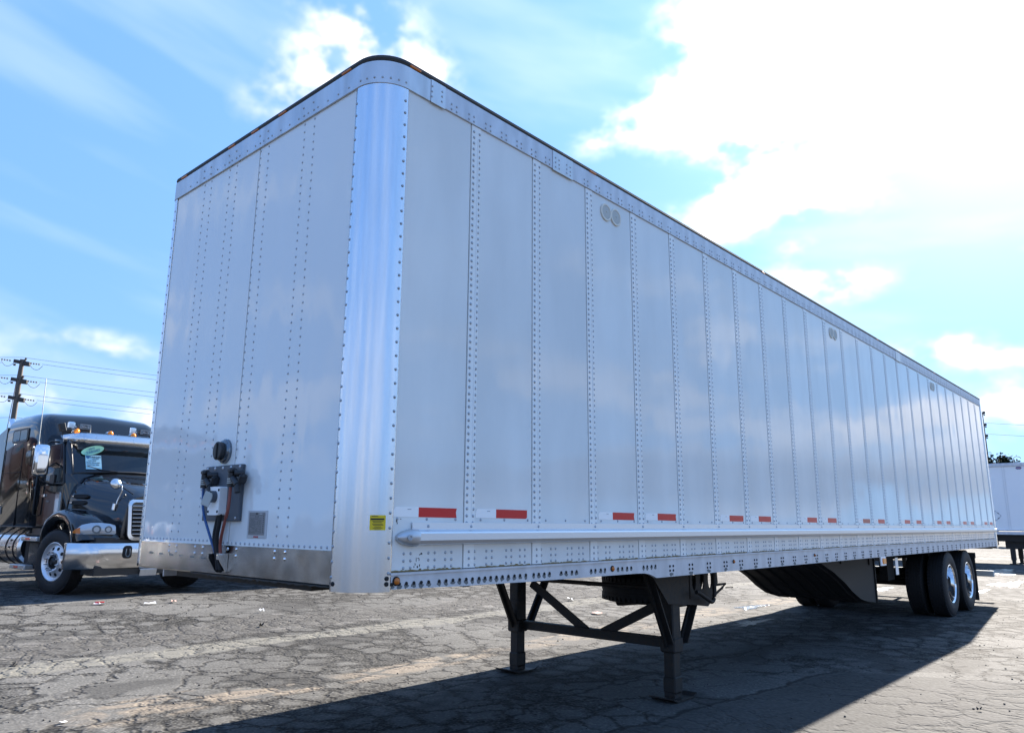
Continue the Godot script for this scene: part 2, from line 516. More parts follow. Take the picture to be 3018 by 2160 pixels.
# ---------------------------------------------------------------- ground
func build_ground() -> void:
	var n := 1400
	var size := 18.0
	var mk := func(freq: float, sd: int, type: int, oct: int, warp: float, ret: int) -> PackedByteArray:
		var f := FastNoiseLite.new()
		f.noise_type = type
		f.frequency = freq
		f.seed = sd
		f.fractal_octaves = oct
		if oct == 1: f.fractal_type = FastNoiseLite.FRACTAL_NONE
		f.cellular_return_type = ret
		f.cellular_jitter = 1.0
		if warp > 0.0:
			f.domain_warp_enabled = true
			f.domain_warp_amplitude = warp
			f.domain_warp_frequency = freq * 1.5
			f.domain_warp_fractal_octaves = 4
		var im := f.get_seamless_image(n, n, false, false, 0.08, true)
		im.convert(Image.FORMAT_L8)
		return im.get_data()
	var ppm := n / size
	var cell := FastNoiseLite.TYPE_CELLULAR
	var sub := FastNoiseLite.RETURN_DISTANCE2_SUB
	var smx := FastNoiseLite.TYPE_SIMPLEX_SMOOTH
	var big: PackedByteArray = mk.call(1.0 / (1.1 * ppm), 3, cell, 1, 45.0, sub)
	var mid: PackedByteArray = mk.call(1.0 / (0.34 * ppm), 8, cell, 1, 17.0, sub)
	var dmg: PackedByteArray = mk.call(1.0 / (3.2 * ppm), 15, smx, 4, 0.0, 0)
	var tone: PackedByteArray = mk.call(1.0 / (1.1 * ppm), 19, smx, 5, 0.0, 0)
	var col := PackedByteArray(); col.resize(n * n * 3)
	var hgt := PackedByteArray(); hgt.resize(n * n)
	var sd := 12345
	for i in n * n:
		sd = (sd * 1103515245 + 12345) & 0x7fffffff
		var grain := ((sd >> 16) & 255) / 255.0 - 0.5
		var d := dmg[i] / 255.0
		var t := tone[i] / 255.0
		var e1 := big[i] / 255.0
		var e2 := mid[i] / 255.0
		# cracks: thin and dark; where the paving is worn the plates shrink to islands in coarse grit
		var worn := clampf((d - 0.40) * 5.0 + (t - 0.5) * 1.6, 0.0, 1.0)
		var k1 := clampf(e1 / 0.03 - 0.2, 0.0, 1.0)
		var k2 := lerpf(1.0, clampf(e2 / 0.075 - 0.25, 0.0, 1.0), clampf((d - 0.24) * 6.0 + (t - 0.45) * 2.0, 0.0, 1.0))
		var k := minf(k1, k2)
		var grit := worn * clampf((0.42 - e2 + (t - 0.5) * 0.5) * 5.0, 0.0, 1.0)
		var v := 0.62 + 0.10 * (t - 0.5) + grain * lerpf(0.18, 0.46, grit) - grit * 0.21
		if grain > 0.48: v += 0.16
		v = lerpf(v - 0.34 * (1.0 - 0.6 * grit), v, k)
		v = clampf(v, 0.0, 1.0) * 255.0
		col[i * 3] = int(v)
		col[i * 3 + 1] = int(v * 0.995)
		col[i * 3 + 2] = int(v * 0.972)
		hgt[i] = int(clampf(k * 0.6 - grit * 0.22 + 0.22 + grain * lerpf(0.16, 0.36, grit), 0.0, 1.0) * 255.0)
	var m := mat("old_asphalt", Color(1, 1, 1), 0.9, 0.0, 0.28)
	m.albedo_texture = ImageTexture.create_from_image(Image.create_from_data(n, n, false, Image.FORMAT_RGB8, col))
	m.vertex_color_use_as_albedo = true
	m.heightmap_enabled = true
	m.heightmap_texture = ImageTexture.create_from_image(Image.create_from_data(n, n, false, Image.FORMAT_L8, hgt))
	m.heightmap_scale = 2.2
	m.uv1_scale = Vector3(1.0 / size, 1.0 / size, 1)
	m.detail_enabled = true
	m.detail_blend_mode = BaseMaterial3D.BLEND_MODE_MIX
	m.detail_uv_layer = BaseMaterial3D.DETAIL_UV_2
	m.detail_albedo = ImageTexture.create_from_image(yard_marks())
	var xs := []; var zs := []
	for v in [-600, -300, -150, -80, -50, -35, -26, -20, -16]: xs.append(float(v))
	for i in 130: xs.append(-13.0 + i * 0.32)
	for v in [30, 33, 37, 42, 48, 56, 66, 80, 110, 170, 300, 700]: xs.append(float(v))
	for v in [-700, -300, -150, -90, -60, -45, -35, -28, -23, -19]: zs.append(float(v))
	for i in 23: zs.append(-16.5 + i * 0.32)
	for i in 60: zs.append(-9.1 + i * 0.2)
	for i in 20: zs.append(2.95 + i * 0.33)
	for v in [10, 12, 15, 20, 28, 40, 60, 100, 200, 500]: zs.append(float(v))
	var f1 := FastNoiseLite.new(); f1.seed = 41; f1.frequency = 0.16; f1.fractal_octaves = 4
	var f2 := FastNoiseLite.new(); f2.seed = 43; f2.frequency = 0.55; f2.fractal_octaves = 3
	var vs := PackedVector3Array(); var ns := PackedVector3Array(); var cs := PackedColorArray(); var uv := PackedVector2Array(); var uv2 := PackedVector2Array(); var ix := PackedInt32Array()
	for zi in zs.size():
		for xi in xs.size():
			var x: float = xs[xi]; var z: float = zs[zi]
			vs.append(Vector3(x, gh(x, z), z))
			ns.append(Vector3(gh(x - 0.1, z) - gh(x + 0.1, z), 0.2, gh(x, z - 0.1) - gh(x, z + 0.1)).normalized())
			uv.append(Vector2(x, z).rotated(0.31) + Vector2(3.1, 7.7))
			var a := 0.265 + 0.08 * f1.get_noise_2d(x, z) + 0.045 * f2.get_noise_2d(x, z)
			var c := Color(a, a, a)
			uv2.append(Vector2(clampf((x + 7.0) / 26.0, 0.0, 1.0), clampf((z + 10.0) / 15.0, 0.0, 1.0)))
			cs.append(c)
	for zi in zs.size() - 1:
		for xi in xs.size() - 1:
			var a := zi * xs.size() + xi
			var b := a + 1; var c := a + xs.size(); var d := c + 1
			ix.append_array([a, b, d, a, d, c])
	var arr := []
	arr.resize(Mesh.ARRAY_MAX)
	arr[Mesh.ARRAY_VERTEX] = vs; arr[Mesh.ARRAY_NORMAL] = ns; arr[Mesh.ARRAY_COLOR] = cs; arr[Mesh.ARRAY_TEX_UV] = uv; arr[Mesh.ARRAY_TEX_UV2] = uv2; arr[Mesh.ARRAY_INDEX] = ix
	var am := ArrayMesh.new()
	am.add_surface_from_arrays(Mesh.PRIMITIVE_TRIANGLES, arr)
	var o := put("ground", am, m, self)
	tag(o, "cracked grey asphalt yard with worn patches and dusty streaks", "ground", "", "structure")

# paint-like marks of the old yard: lanes of grit and pale paving, a newer patch, oil and tar; alpha says how much covers
func yard_marks() -> Image:
	var w := 1300
	var h := 750
	var f := FastNoiseLite.new(); f.seed = 51; f.frequency = 0.55; f.fractal_octaves = 5
	var cv := FastNoiseLite.new(); cv.noise_type = FastNoiseLite.TYPE_CELLULAR; cv.seed = 9; cv.frequency = 2.3; cv.fractal_type = FastNoiseLite.FRACTAL_NONE
	cv.cellular_return_type = FastNoiseLite.RETURN_DISTANCE2_SUB
	cv.domain_warp_enabled = true; cv.domain_warp_amplitude = 0.25; cv.domain_warp_frequency = 2.5
	var px := PackedByteArray()
	px.resize(w * h * 4)
	var sd := 777
	for y in h:
		var z := -10.0 + 15.0 * y / h
		for x in w:
			sd = (sd * 1103515245 + 12345) & 0x7fffffff
			var grain := ((sd >> 16) & 255) / 255.0 - 0.5
			var xx := -7.0 + 26.0 * x / w
			var n1 := f.get_noise_2d(xx * 0.7, z * 1.6)
			var edge := minf(1.0, minf(minf(x, w - 1 - x) / 90.0, minf(y, h - 1 - y) / 60.0))
			var cr := 0.3; var cg := 0.3; var cb := 0.3; var al := 0.0
			var wz := z + 0.22 * n1
			var e := 1.0
			if wz > -7.3 and wz < -2.6: e = cv.get_noise_2d(xx * 0.75, z * 1.35) + 1.0
			if wz > -7.2 and wz < -5.62:
				var dd := absf(wz + 6.3)
				var isl := clampf((e - 0.34 - n1 * 0.5) * 7.0, 0.0, 1.0)
				var m := clampf((0.55 - dd + 0.25 * n1) * 9.0, 0.0, 1.0)
				var v := lerpf(0.27 + grain * 0.20, 0.385 + grain * 0.12, isl * clampf(dd * 2.2, 0.0, 1.0))
				cr = v; cg = v * 0.985; cb = v * 0.955; al = m * 0.85
			elif wz > -5.62 and wz < -5.08:
				var m := clampf((0.24 - absf(wz + 5.35)) * 14.0, 0.0, 1.0) * clampf((e - 0.035) * 30.0, 0.0, 1.0)
				var v := 0.43 + grain * 0.09
				cr = v; cg = v * 0.985; cb = v * 0.92; al = m * 0.72
			elif wz > -3.65 and wz < -2.7:
				var m := clampf((0.30 - absf(wz + 3.16) + 0.3 * n1) * 8.0, 0.0, 1.0) * clampf((e - 0.10) * 9.0, 0.0, 1.0)
				var v := 0.44 + grain * 0.10
				cr = v * 1.04; cg = v * 0.965; cb = v * 0.87; al = m * clampf(0.75 + n1, 0.2, 0.85)
			# newer smooth patch in the near right
			var nb := z - (-0.15 + 0.10 * (xx - 3.2) + 0.10 * f.get_noise_2d(xx * 2.0, 3.0) + (2.2 - xx) * 0.9 * float(xx < 2.2))
			if nb > 0.0 and xx < 6.0 + 0.15 * f.get_noise_2d(z * 2.0, 9.0) + (z - 0.3) * 0.35:
				var v := 0.255 + grain * 0.08 + n1 * 0.03
				cr = v; cg = v; cb = v * 0.985
				al = clampf(nb * 12.0, 0.0, 1.0) * 0.88
				if nb < 0.05: cr = 0.12; cg = 0.12; cb = 0.12; al = 0.8
			# oil and old tar
			var oil := f.get_noise_2d(xx * 0.8 + 40.0, z * 1.4)
			if oil > 0.22 and al < 0.4:
				var q := clampf((oil - 0.22) * 3.5, 0.0, 0.55)
				cr = 0.17; cg = 0.17; cb = 0.17; al = maxf(al, q)
			var t1 := absf(z + 1.05 + 0.35 * f.get_noise_2d(xx * 0.9, 80.0) + 0.05 * f.get_noise_2d(xx * 9.0, 81.0))
			var t2 := absf(xx - 7.1 - 0.55 * (z + 1.0) + 0.3 * f.get_noise_2d(z * 1.3, 90.0))
			if t1 < 0.022 or (t2 < 0.018 and z > -0.9):
				cr = 0.11; cg = 0.11; cb = 0.115; al = 0.85
			var i := (y * w + x) * 4
			px[i] = int(clampf(cr, 0, 1) * 255.0); px[i + 1] = int(clampf(cg, 0, 1) * 255.0); px[i + 2] = int(clampf(cb, 0, 1) * 255.0)
			px[i + 3] = int(clampf(al * edge, 0, 1) * 255.0)
	return Image.create_from_data(w, h, false, Image.FORMAT_RGBA8, px)

# ---------------------------------------------------------------- trailer
const P0 := 0.709
const PITCH := 0.6096
const W := 2.59
const XE := 16.0

func dome() -> ArrayMesh:
	var s := S()
	lathe(s, [Vector2(1, 0), Vector2(0.86, 0.32), Vector2(0.45, 0.55), Vector2(0.02, 0.6)], Transform3D(), 9, false, false)
	s.generate_normals()
	return s.commit()

func disc() -> ArrayMesh:
	var s := S()
	lathe(s, [Vector2(1, 0), Vector2(0.9, 0.4), Vector2(0.5, 0.4), Vector2(0.4, 0.25)], Transform3D(), 10, true, true)
	s.generate_normals()
	return s.commit()

func side_xf(x: float, y: float, z: float, r: float) -> Transform3D:   # facing +z
	return Transform3D(Basis(Vector3(r, 0, 0), Vector3(0, 0, r), Vector3(0, -r, 0)), Vector3(x, y, z))

func front_xf(y: float, z: float, x: float, r: float) -> Transform3D:  # facing -x
	return Transform3D(Basis(Vector3(0, 0, r), Vector3(-r, 0, 0), Vector3(0, -r, 0)), Vector3(x, y, z))

func seam(k: int) -> float: return P0 + PITCH * k + (0.012 if k == 0 else 0.0)

# rounded outline of the nose from the far side round to the near side; off: outwards
func nose(off: float, x_far: float, x_near: float) -> Array:
	var r := 0.2
	var out := [Vector3(x_far, 0, -W - 0.015 - off)]
	for k in 11:
		var a := PI / 2 * k / 10.0
		out.append(Vector3(0.05 - sin(a) * (0.05 + off), 0, -W - 0.015 + 0.05 - cos(a) * (0.05 + off)))
	for k in 11:
		var a := PI / 2 * k / 10.0
		out.append(Vector3(r - cos(a) * (r + off), 0, -r + sin(a) * (r + off)))
	out.append(Vector3(x_near, 0, off))
	return out

# a band of metal of the given section (Vector2: outwards, y) swept along a plan outline
func sweep(s: SurfaceTool, outline: Callable, sec: Array) -> void:
	var rings := []
	var n: int = outline.call(0.0).size()
	for i in n:
		var ring := []
		for q in sec:
			var p: Vector3 = outline.call(q.x)[i]
			ring.append(Vector3(p.x, q.y, p.z))
		rings.append(ring)
	var t := []
	for j in sec.size():   # one smooth strip for each face of the section
		var strip := []
		for i in n: strip.append([rings[i][j], rings[i][(j + 1) % sec.size()]])
		t.append(strip)
	var tris := PackedVector3Array(); var g := PackedInt32Array()
	for strip in t:
		sg += 1
		for i in n - 1:
			tris.append_array([strip[i][0], strip[i][1], strip[i + 1][1], strip[i][0], strip[i + 1][1], strip[i + 1][0]])
			g.append_array([sg, sg])
	for e in [0, n - 1]:
		var q = rings[e]
		for j in range(1, sec.size() - 1):
			tris.append_array([q[0], q[j], q[j + 1]] if e else [q[0], q[j + 1], q[j]])
			g.append(-1)
	emit(s, tris, g)

func build_trailer() -> void:
	var T := thing("box_trailer", "long white box trailer with riveted side panels parked on its landing legs in the middle", "trailer")
	var y0 := 1.205; var y1 := 3.93
	# inner body behind the panels
	var s := S()
	box(s, Vector3(8.15, 2.56, -W / 2), Vector3(15.6, 2.86, W - 0.05))
	part("inner_wall", s, M.dark_gap, T)
	# near side panels
	var dm := dome()
	var ds := disc()
	for k in 26:
		var xa: float = 0.2 if k == 0 else seam(k - 1)
		var xb: float = seam(k) if k < 25 else 15.93
		s = S()
		box(s, Vector3((xa + xb) / 2 + 0.0015, (y0 + y1) / 2, -0.008), Vector3(xb - xa - 0.007, y1 - y0, 0.016), Basis(), 0.0012)
		part("side_panel", s, M["white_paint_%d" % (k % 3)], T)
	var riv := []
	var low := []
	for k in 25:
		var x := seam(k)
		# raised joint strip with its pressed rib
		s = S()
		box(s, Vector3(x + 0.047, (y0 + y1) / 2, 0.0015), Vector3(0.082, y1 - y0 - 0.004, 0.003), Basis(), 0.001)
		var rib := []
		for yy in [1.50, 1.52, 3.83, 3.85]:
			var f := 0.0 if yy == 1.50 or yy == 3.85 else 1.0
			rib.append([Vector3(x + 0.056, yy, 0.0028), Vector3(x + 0.060, yy, 0.003 + 0.004 * f), Vector3(x + 0.066, yy, 0.003 + 0.004 * f), Vector3(x + 0.071, yy, 0.0028)])
		loft(s, rib, true, true, true, false)
		part("joint_strip", s, M.white_paint, T)
		for c in [0.024, 0.074]:
			var yy := 3.885
			while yy > 1.45:
				riv.append(side_xf(x + c + rng.randf_range(-0.0012, 0.0012), yy + rng.randf_range(-0.0015, 0.0015), 0.003, 0.0098))
				yy -= 0.0392
	for k in 26:
		var x: float = P0 - PITCH if k == 0 else seam(k - 1)
		for c in [0.046, 0.094, 0.192, 0.239, 0.364, 0.410, 0.488, 0.534]:
			if k == 0 and c < 0.15: continue
			for yy in [1.295, 1.258, 1.222]:
				low.append(side_xf(x + c, yy, 0.003 if c < 0.09 and k > 0 else 0.0, 0.0085))
		for c in [0.14, 0.345, 0.56]:
			if k == 0 and c < 0.12: continue
			low.append(side_xf(x + c, 1.473, 0.0, 0.0085))
	stuff("seam_rivets", dm, riv, M.rivet_metal, T)
	stuff("base_rivets", dm, low, M.rivet_metal, T)
	# sealant oozing under each panel
	s = S()
	for k in 26:
		var xa: float = 0.21 if k == 0 else seam(k - 1) + 0.10
		var xb: float = seam(k) - 0.01 if k < 25 else 15.8
		var poly := [Vector2(xa, 1.2035)]
		var x := xa
		while x < xb:
			poly.append(Vector2(x, 1.2065 + rng.randf() * 0.0075))
			x += 0.014
		poly.append(Vector2(xb, 1.2035))
		prism(s, poly, -0.002, 0.004)
	part("sealant_line", s, M.sealant, T)
	# reflective tape
	for k in 26:
		if k % 3 == 2: continue
		var xr := seam(k) if k < 25 else 15.86
		var xa := xr - 0.328; var xb := xr - 0.046
		if k == 0: xa = 0.383; xb = 0.666
		var wa: float = maxf(xa - 0.17, 0.206)
		s = S()
		var cut := rng.randf() < 0.5
		prism(s, [Vector2(xa, 1.483), Vector2(xb - (0.012 if cut else 0.0), 1.4815), Vector2(xb, 1.488 if cut else 1.4815), Vector2(xb - (0.006 if not cut else 0.0), 1.51), Vector2(xb, 1.533), Vector2(xa, 1.534)], 0.0002, 0.0018)
		var o := part("red_tape", s, M.tape_faded if k == 12 else M.tape_red, T)
		if k == 12: tag(o, "faded pinkish tape strip")
		s = S()
		prism(s, [Vector2(wa, 1.484), Vector2(xa, 1.483), Vector2(xa, 1.534), Vector2(wa + 0.012, 1.5345), Vector2(wa - 0.004, 1.51)], 0.0002, 0.0017)
		part("white_tape", s, M.tape_white, T)
		s = S()
		box(s, Vector3((wa + xa) / 2 + 0.02, 1.523, 0.0022), Vector3(0.026, 0.004, 0.0006))
		part("tape_print", s, M.far_mark, T)
	# small black scuffs on the first panel
	s = S()
	for q in [[0.236, 1.464, 0.008, 0.020], [0.240, 1.450, 0.006, 0.012], [0.262, 1.472, 0.012, 0.005], [0.412, 1.292, 0.016, 0.011], [0.402, 1.288, 0.010, 0.006], [0.378, 1.262, 0.004, 0.024], [0.371, 1.240, 0.005, 0.016], [0.388, 1.225, 0.010, 0.014], [0.402, 1.232, 0.006, 0.016], [0.398, 1.262, 0.006, 0.014], [0.392, 1.270, 0.014, 0.004], [0.408, 1.215, 0.018, 0.004], [0.364, 1.226, 0.006, 0.010]]:
		var poly := []
		for j in 7:
			var a := TAU * j / 7.0
			var r := rng.randf_range(0.35, 0.6)
			poly.append(Vector2(q[0] + cos(a) * q[2] * r, q[1] + sin(a) * q[3] * r))
		prism(s, poly, 0.0001, 0.0012)
	tag(part("scuff_marks", s, M.print_black, T), "", "", "", "stuff")
	# roof side vents in pairs
	for x in [2.196, 2.328, 7.092, 7.222, 11.928, 12.058]:
		s = S()
		lathe(s, [Vector2(0.071, 0.0), Vector2(0.071, 0.008), Vector2(0.066, 0.011), Vector2(0.056, 0.010), Vector2(0.054, 0.005)], side_xf(x, 3.814 if x < 4 else 3.808, 0, 1.0), 32, true, true)
		var o := part("side_vent", s, M.vent_ring, T)
		s = S()
		lathe(s, [Vector2(0.054, 0.004), Vector2(0.054, 0.0075), Vector2(0.006, 0.0085), Vector2(0.005, 0.004)], side_xf(x, 3.814 if x < 4 else 3.808, 0, 1.0), 28)
		part("vent_cover", s, M.vent_grey, o)
	# bottom rail: ledge, then the deep rail with a step in its lower edge
	s = S()
	prism(s, [Vector2(0.2, 1.202), Vector2(0.2, 1.121), Vector2(0.7, 1.110), Vector2(1.3, 1.104), Vector2(2.50, 1.100), Vector2(2.60, 1.097), Vector2(2.67, 1.088), Vector2(2.73, 1.070), Vector2(2.772, 1.056), Vector2(15.96, 1.056), Vector2(15.96, 1.202)], -0.02, 0.006)
	box(s, Vector3(8.08, 1.196, 0.010), Vector3(15.76, 0.012, 0.012))
	var rail := part("bottom_rail", s, M.rail_aluminium, T)
	var holes := []
	var stains := S()
	for x in [0.215, 0.264, 0.311, 0.362, 0.413, 0.465, 0.541, 0.592, 0.644, 0.695, 0.747, 0.796, 0.849, 0.898, 0.946, 0.995, 1.047, 1.099, 1.153, 1.204, 1.258, 1.332, 1.381, 1.435, 1.487, 1.607, 1.658, 1.72, 1.77, 1.933, 1.982, 2.045, 2.096, 2.256, 2.309, 2.372, 2.424, 2.59, 2.641, 2.702, 2.757]:
		holes.append(side_xf(x, 1.145, 0.006, 0.0098))
		smear(stains, x, 1.135, 0.022)
	var x := 2.995
	while x < 15.9:
		for dx in [-0.025, 0.025]:
			for yy in [1.135, 1.102]: holes.append(side_xf(x + dx, yy, 0.006, 0.0098))
		if x > 2.9: smear(stains, x, 1.075, 0.045)
		x += 0.3046
	stuff("rail_bolts", ds, holes, M.hole_dark, rail)
	tag(part("rail_stains", stains, M.stain, rail), "", "", "", "stuff")
	for q in [[0.242, 1.160, 0.018], [2.185, 1.147, 0.016], [4.065, 1.135, 0.013], [5.98, 1.140, 0.012]]:
		s = S()
		lathe(s, [Vector2(q[2] * 1.35, 0), Vector2(q[2] * 1.25, 0.006), Vector2(q[2], 0.006)], side_xf(q[0], q[1], 0.006, 1.0), 16)
		var o := part("marker_bezel", s, M.hole_dark, T)
		s = S()
		lathe(s, [Vector2(q[2], 0.005), Vector2(q[2] * 0.9, 0.012), Vector2(q[2] * 0.4, 0.016), Vector2(0.001, 0.017)], side_xf(q[0], q[1], 0.006, 1.0), 16, false, false)
		part("marker_lens", s, M.amber, o)
	# rub rail
	s = S()
	var sec := [Vector2(0.002, 1.455), Vector2(0.010, 1.455), Vector2(0.011, 1.418), Vector2(0.050, 1.407), Vector2(0.056, 1.398), Vector2(0.056, 1.362), Vector2(0.046, 1.345), Vector2(0.012, 1.336), Vector2(0.002, 1.336)]
	var ra := []; var rb := []
	for q in sec:
		ra.append(Vector3(0.335 if q.y > 1.41 else 0.352, q.y, q.x)); rb.append(Vector3(15.9, q.y, q.x))
	loft(s, [ra, rb], true, true, true, false)
	var rub := part("rub_rail", s, M.rub_aluminium, T)
	s = S()
	var capr := []
	for q in [[0.0, 1.0], [0.02, 1.0], [0.05, 0.93], [0.085, 0.74], [0.112, 0.46], [0.126, 0.2]]:
		var ring := []
		for e in [Vector2(0.002, -0.046), Vector2(0.028, -0.046), Vector2(0.050, -0.030), Vector2(0.060, 0.0), Vector2(0.058, 0.026), Vector2(0.036, 0.044), Vector2(0.002, 0.046)]:
			ring.append(Vector3(0.356 - q[0], 1.376 + e.y * q[1] * 0.98, maxf(0.002, e.x * (0.25 + 0.75 * q[1]))))
		capr.append(ring)
	loft(s, capr, true, true, true, true)
	var cap := part("rail_end_cap", s, M.mill_aluminium, T)
	s = S()
	lathe(s, [Vector2(0.017, 0), Vector2(0.017, 0.004), Vector2(0.010, 0.005), Vector2(0.007, 0.001)], side_xf(0.287, 1.377, 0.052, 1.0), 14)
	part("cap_bolt", s, M.rivet_metal, cap)
	var rr := []
	for k in 27: rr.append(side_xf(0.448 if k == 0 else seam(k - 1) + 0.055, 1.435, 0.0106, 0.009))
	stuff("rub_rail_bolts", dm, rr, M.rivet_metal, rub)
	# upper rails
	var yt := 4.063
	s = S()
	sweep(s, func(o): return nose(o, 0.36, 0.362), [Vector2(0.004, 3.922), Vector2(0.012, 3.924), Vector2(0.012, yt), Vector2(0.004, yt)])
	part("nose_top_rail", s, M.mill_aluminium, T)
	s = S()
	box(s, Vector3((0.362 + XE) / 2, (3.929 + yt) / 2, 0.005), Vector3(XE - 0.362, yt - 3.929, 0.012), Basis(), 0.0015)
	box(s, Vector3((0.362 + XE) / 2, yt + 0.002, -0.004), Vector3(XE - 0.362, 0.006, 0.03))
	part("side_top_rail", s, M.rail_aluminium, T)
	for q in [[0.365, 0.482], [1.530, 1.764], [9.86, 10.15]]:
		s = S()
		box(s, Vector3((q[0] + q[1]) / 2, (3.919 + yt + 0.004) / 2, 0.0135), Vector3(q[1] - q[0], yt + 0.004 - 3.919, 0.005), Basis(), 0.001)
		part("splice_plate", s, M.mill_aluminium, T)
	var ur := []
	for q in [[0.373, 4.024], [0.372, 3.989], [0.371, 3.955], [0.453, 4.024], [0.453, 3.992], [0.452, 3.958], [1.56, 4.02], [1.56, 3.985], [1.56, 3.95], [1.60, 4.015], [1.60, 3.98], [1.60, 3.95], [1.69, 4.015], [1.69, 3.98], [1.69, 3.95], [1.73, 4.01], [1.73, 3.975], [1.73, 3.945]]:
		ur.append(side_xf(q[0], q[1], 0.016, 0.0075))
	x = 0.56
	while x < 15.9:
		for dx in [-0.022, 0.022]:
			for yy in [3.982, 3.948]:
				if x > 1.5 and x < 1.78: continue
				ur.append(side_xf(x + dx, yy, 0.011, 0.0082))
		x += 0.1524
	stuff("top_rail_rivets", dm, ur, M.rivet_metal, T)
	# dark rounded roof edge and roof skin
	s = S()
	sweep(s, func(o): return nose(o, XE, XE), [Vector2(-0.006, yt + 0.004), Vector2(0.006, yt + 0.008), Vector2(0.012, yt + 0.022), Vector2(0.008, yt + 0.038), Vector2(-0.012, yt + 0.048), Vector2(-0.04, yt + 0.050), Vector2(-0.04, yt + 0.004)])
	part("roof_edge", s, M.black_edge, T)
	s = S()
	box(s, Vector3(8.1, yt + 0.022, -W / 2), Vector3(15.8, 0.03, W - 0.1))
	part("roof", s, M.rail_aluminium, T)
	s = S()
	prism(s, [Vector2(0.06, -0.19), Vector2(0.19, -0.06), Vector2(0.5, -0.03), Vector2(0.5, -W + 0.03), Vector2(0.02, -W + 0.03), Vector2(0.02, -0.3)], -0.012, 0.010, Transform3D(Basis(Vector3(1, 0, 0), Vector3(0, 0, 1), Vector3(0, -1, 0)), Vector3(0, yt + 0.018, 0)))
	part("roof_nose", s, M.rail_aluminium, T)
	for z in [-0.32, -1.02, -1.37, -1.69, -2.43]:
		s = S()
		box(s, Vector3(-0.008, yt + 0.012, z), Vector3(0.02, 0.016, 0.09), Basis(), 0.004)
		part("roof_marker_lamp", s, M.amber, T)
	for xx in [0.24, 2.02, 5.1, 9.0, 12.2, 15.0]:
		s = S()
		box(s, Vector3(xx, yt + 0.014, 0.010), Vector3(0.08, 0.016, 0.016), Basis(), 0.004)
		part("roof_marker_lamp", s, M.amber, T)
	# corner posts
	for side in 2:
		s = S()
		var zc: float = -0.2 if side == 0 else -W + 0.035
		var ro := 0.2 if side == 0 else 0.05
		var sn: float = 1.0 if side == 0 else -1.0
		var ri := []
		for yy in [1.110 if side == 0 else 1.146, 3.925]:
			var ring := []
			for k in 15:
				var a := PI / 2 * k / 14.0
				ring.append(Vector3(ro - cos(a) * (ro + 0.007), yy, zc + sn * sin(a) * (ro + 0.007)))
			ring.append(Vector3(0.207 if yy < 2.0 else 0.199, yy, zc + sn * (ro + 0.007)))
			ring.append(Vector3(0.207 if yy < 2.0 else 0.199, yy, zc + sn * (ro - 0.01)))
			for k in 15:
				var a := PI / 2 * (14 - k) / 14.0
				ring.append(Vector3(ro - cos(a) * (ro - 0.01), yy, zc + sn * sin(a) * (ro - 0.01)))
			ring.append(Vector3(0.01, yy, zc - sn * (0.015 if side == 0 else 0.026)))
			ring.append(Vector3(-0.007, yy, zc - sn * (0.015 if side == 0 else 0.026)))
			ri.append(ring)
		loft(s, ri)
		part("corner_post", s, M.bright_aluminium, T)
	var pr := []
	for k in 36:
		var yy := 1.20 + k * 0.0755
		if yy < 3.90:
			pr.append(side_xf(lerpf(0.188, 0.180, (yy - 1.2) / 2.7), yy, 0.0072, 0.0085))
			pr.append(front_xf(yy - 0.02, -0.206, -0.0072, 0.0085))
			pr.append(front_xf(yy - 0.02, -W + 0.045, -0.0072, 0.0085))
	stuff("corner_post_rivets", dm, pr, M.rivet_metal, T)
	for q in [side_xf(0.180, 1.148, 0.0072, 1.0), side_xf(0.180, 1.175, 0.0072, 1.0), front_xf(1.148, -0.19, -0.0072, 1.0), front_xf(1.15, -W + 0.045, -0.0072, 1.0)]:
		s = S()
		lathe(s, [Vector2(0.012, 0), Vector2(0.011, 0.004), Vector2(0.004, 0.005)], q, 12)
		part("post_bolt", s, M.hole_dark, T)
	# yellow sticker bent round the near post
	s = S()
	var st := []
	for k in 6:
		var a := lerpf(deg_to_rad(56.0), deg_to_rad(79.0), k / 5.0)
		st.append([Vector3(0.2 - cos(a) * 0.2085, 1.415, -0.2 + sin(a) * 0.2085), Vector3(0.2 - cos(a) * 0.2085, 1.49, -0.2 + sin(a) * 0.2085)])
	loft(s, st, false, false, false)
	var yel := part("yellow_sticker", s, M.sticker_yellow, T)
	s = S()
	for q in [[1.470, 0.009, 0.05, 0.9], [1.485, 0.003, 0.1, 0.5], [1.460, 0.0025, 0.15, 0.85], [1.454, 0.0025, 0.2, 0.75], [1.446, 0.0025, 0.15, 0.8], [1.440, 0.0025, 0.2, 0.85], [1.432, 0.0025, 0.3, 0.7], [1.426, 0.0025, 0.2, 0.8], [1.4185, 0.002, 0.3, 0.7]]:
		var rows := []
		for k in 5:
			var a := lerpf(deg_to_rad(56.0), deg_to_rad(79.0), lerpf(q[2], q[3], k / 4.0))
			rows.append([Vector3(0.2 - cos(a) * 0.2092, q[0] - q[1] / 2, -0.2 + sin(a) * 0.2092), Vector3(0.2 - cos(a) * 0.2092, q[0] + q[1] / 2, -0.2 + sin(a) * 0.2092)])
		loft(s, rows, false, false, false)
	part("sticker_print", s, M.print_black, yel)
	trailer_front(T, dm)
	trailer_under(T, dm)
	# far wall, rear frame and doors
	s = S()
	box(s, Vector3(8.06, 2.56, -W + 0.008), Vector3(15.72, 2.73, 0.016))
	part("far_side_wall", s, M.white_paint, T)
	s = S()
	box(s, Vector3(8.08, 1.129, -W - 0.002), Vector3(15.76, 0.146, 0.02))
	part("far_bottom_rail", s, M.rail_aluminium, T)
	s = S()
	box(s, Vector3(8.18, (3.929 + yt) / 2, -W - 0.002), Vector3(15.64, yt - 3.929, 0.012))
	part("far_top_rail", s, M.rail_aluminium, T)
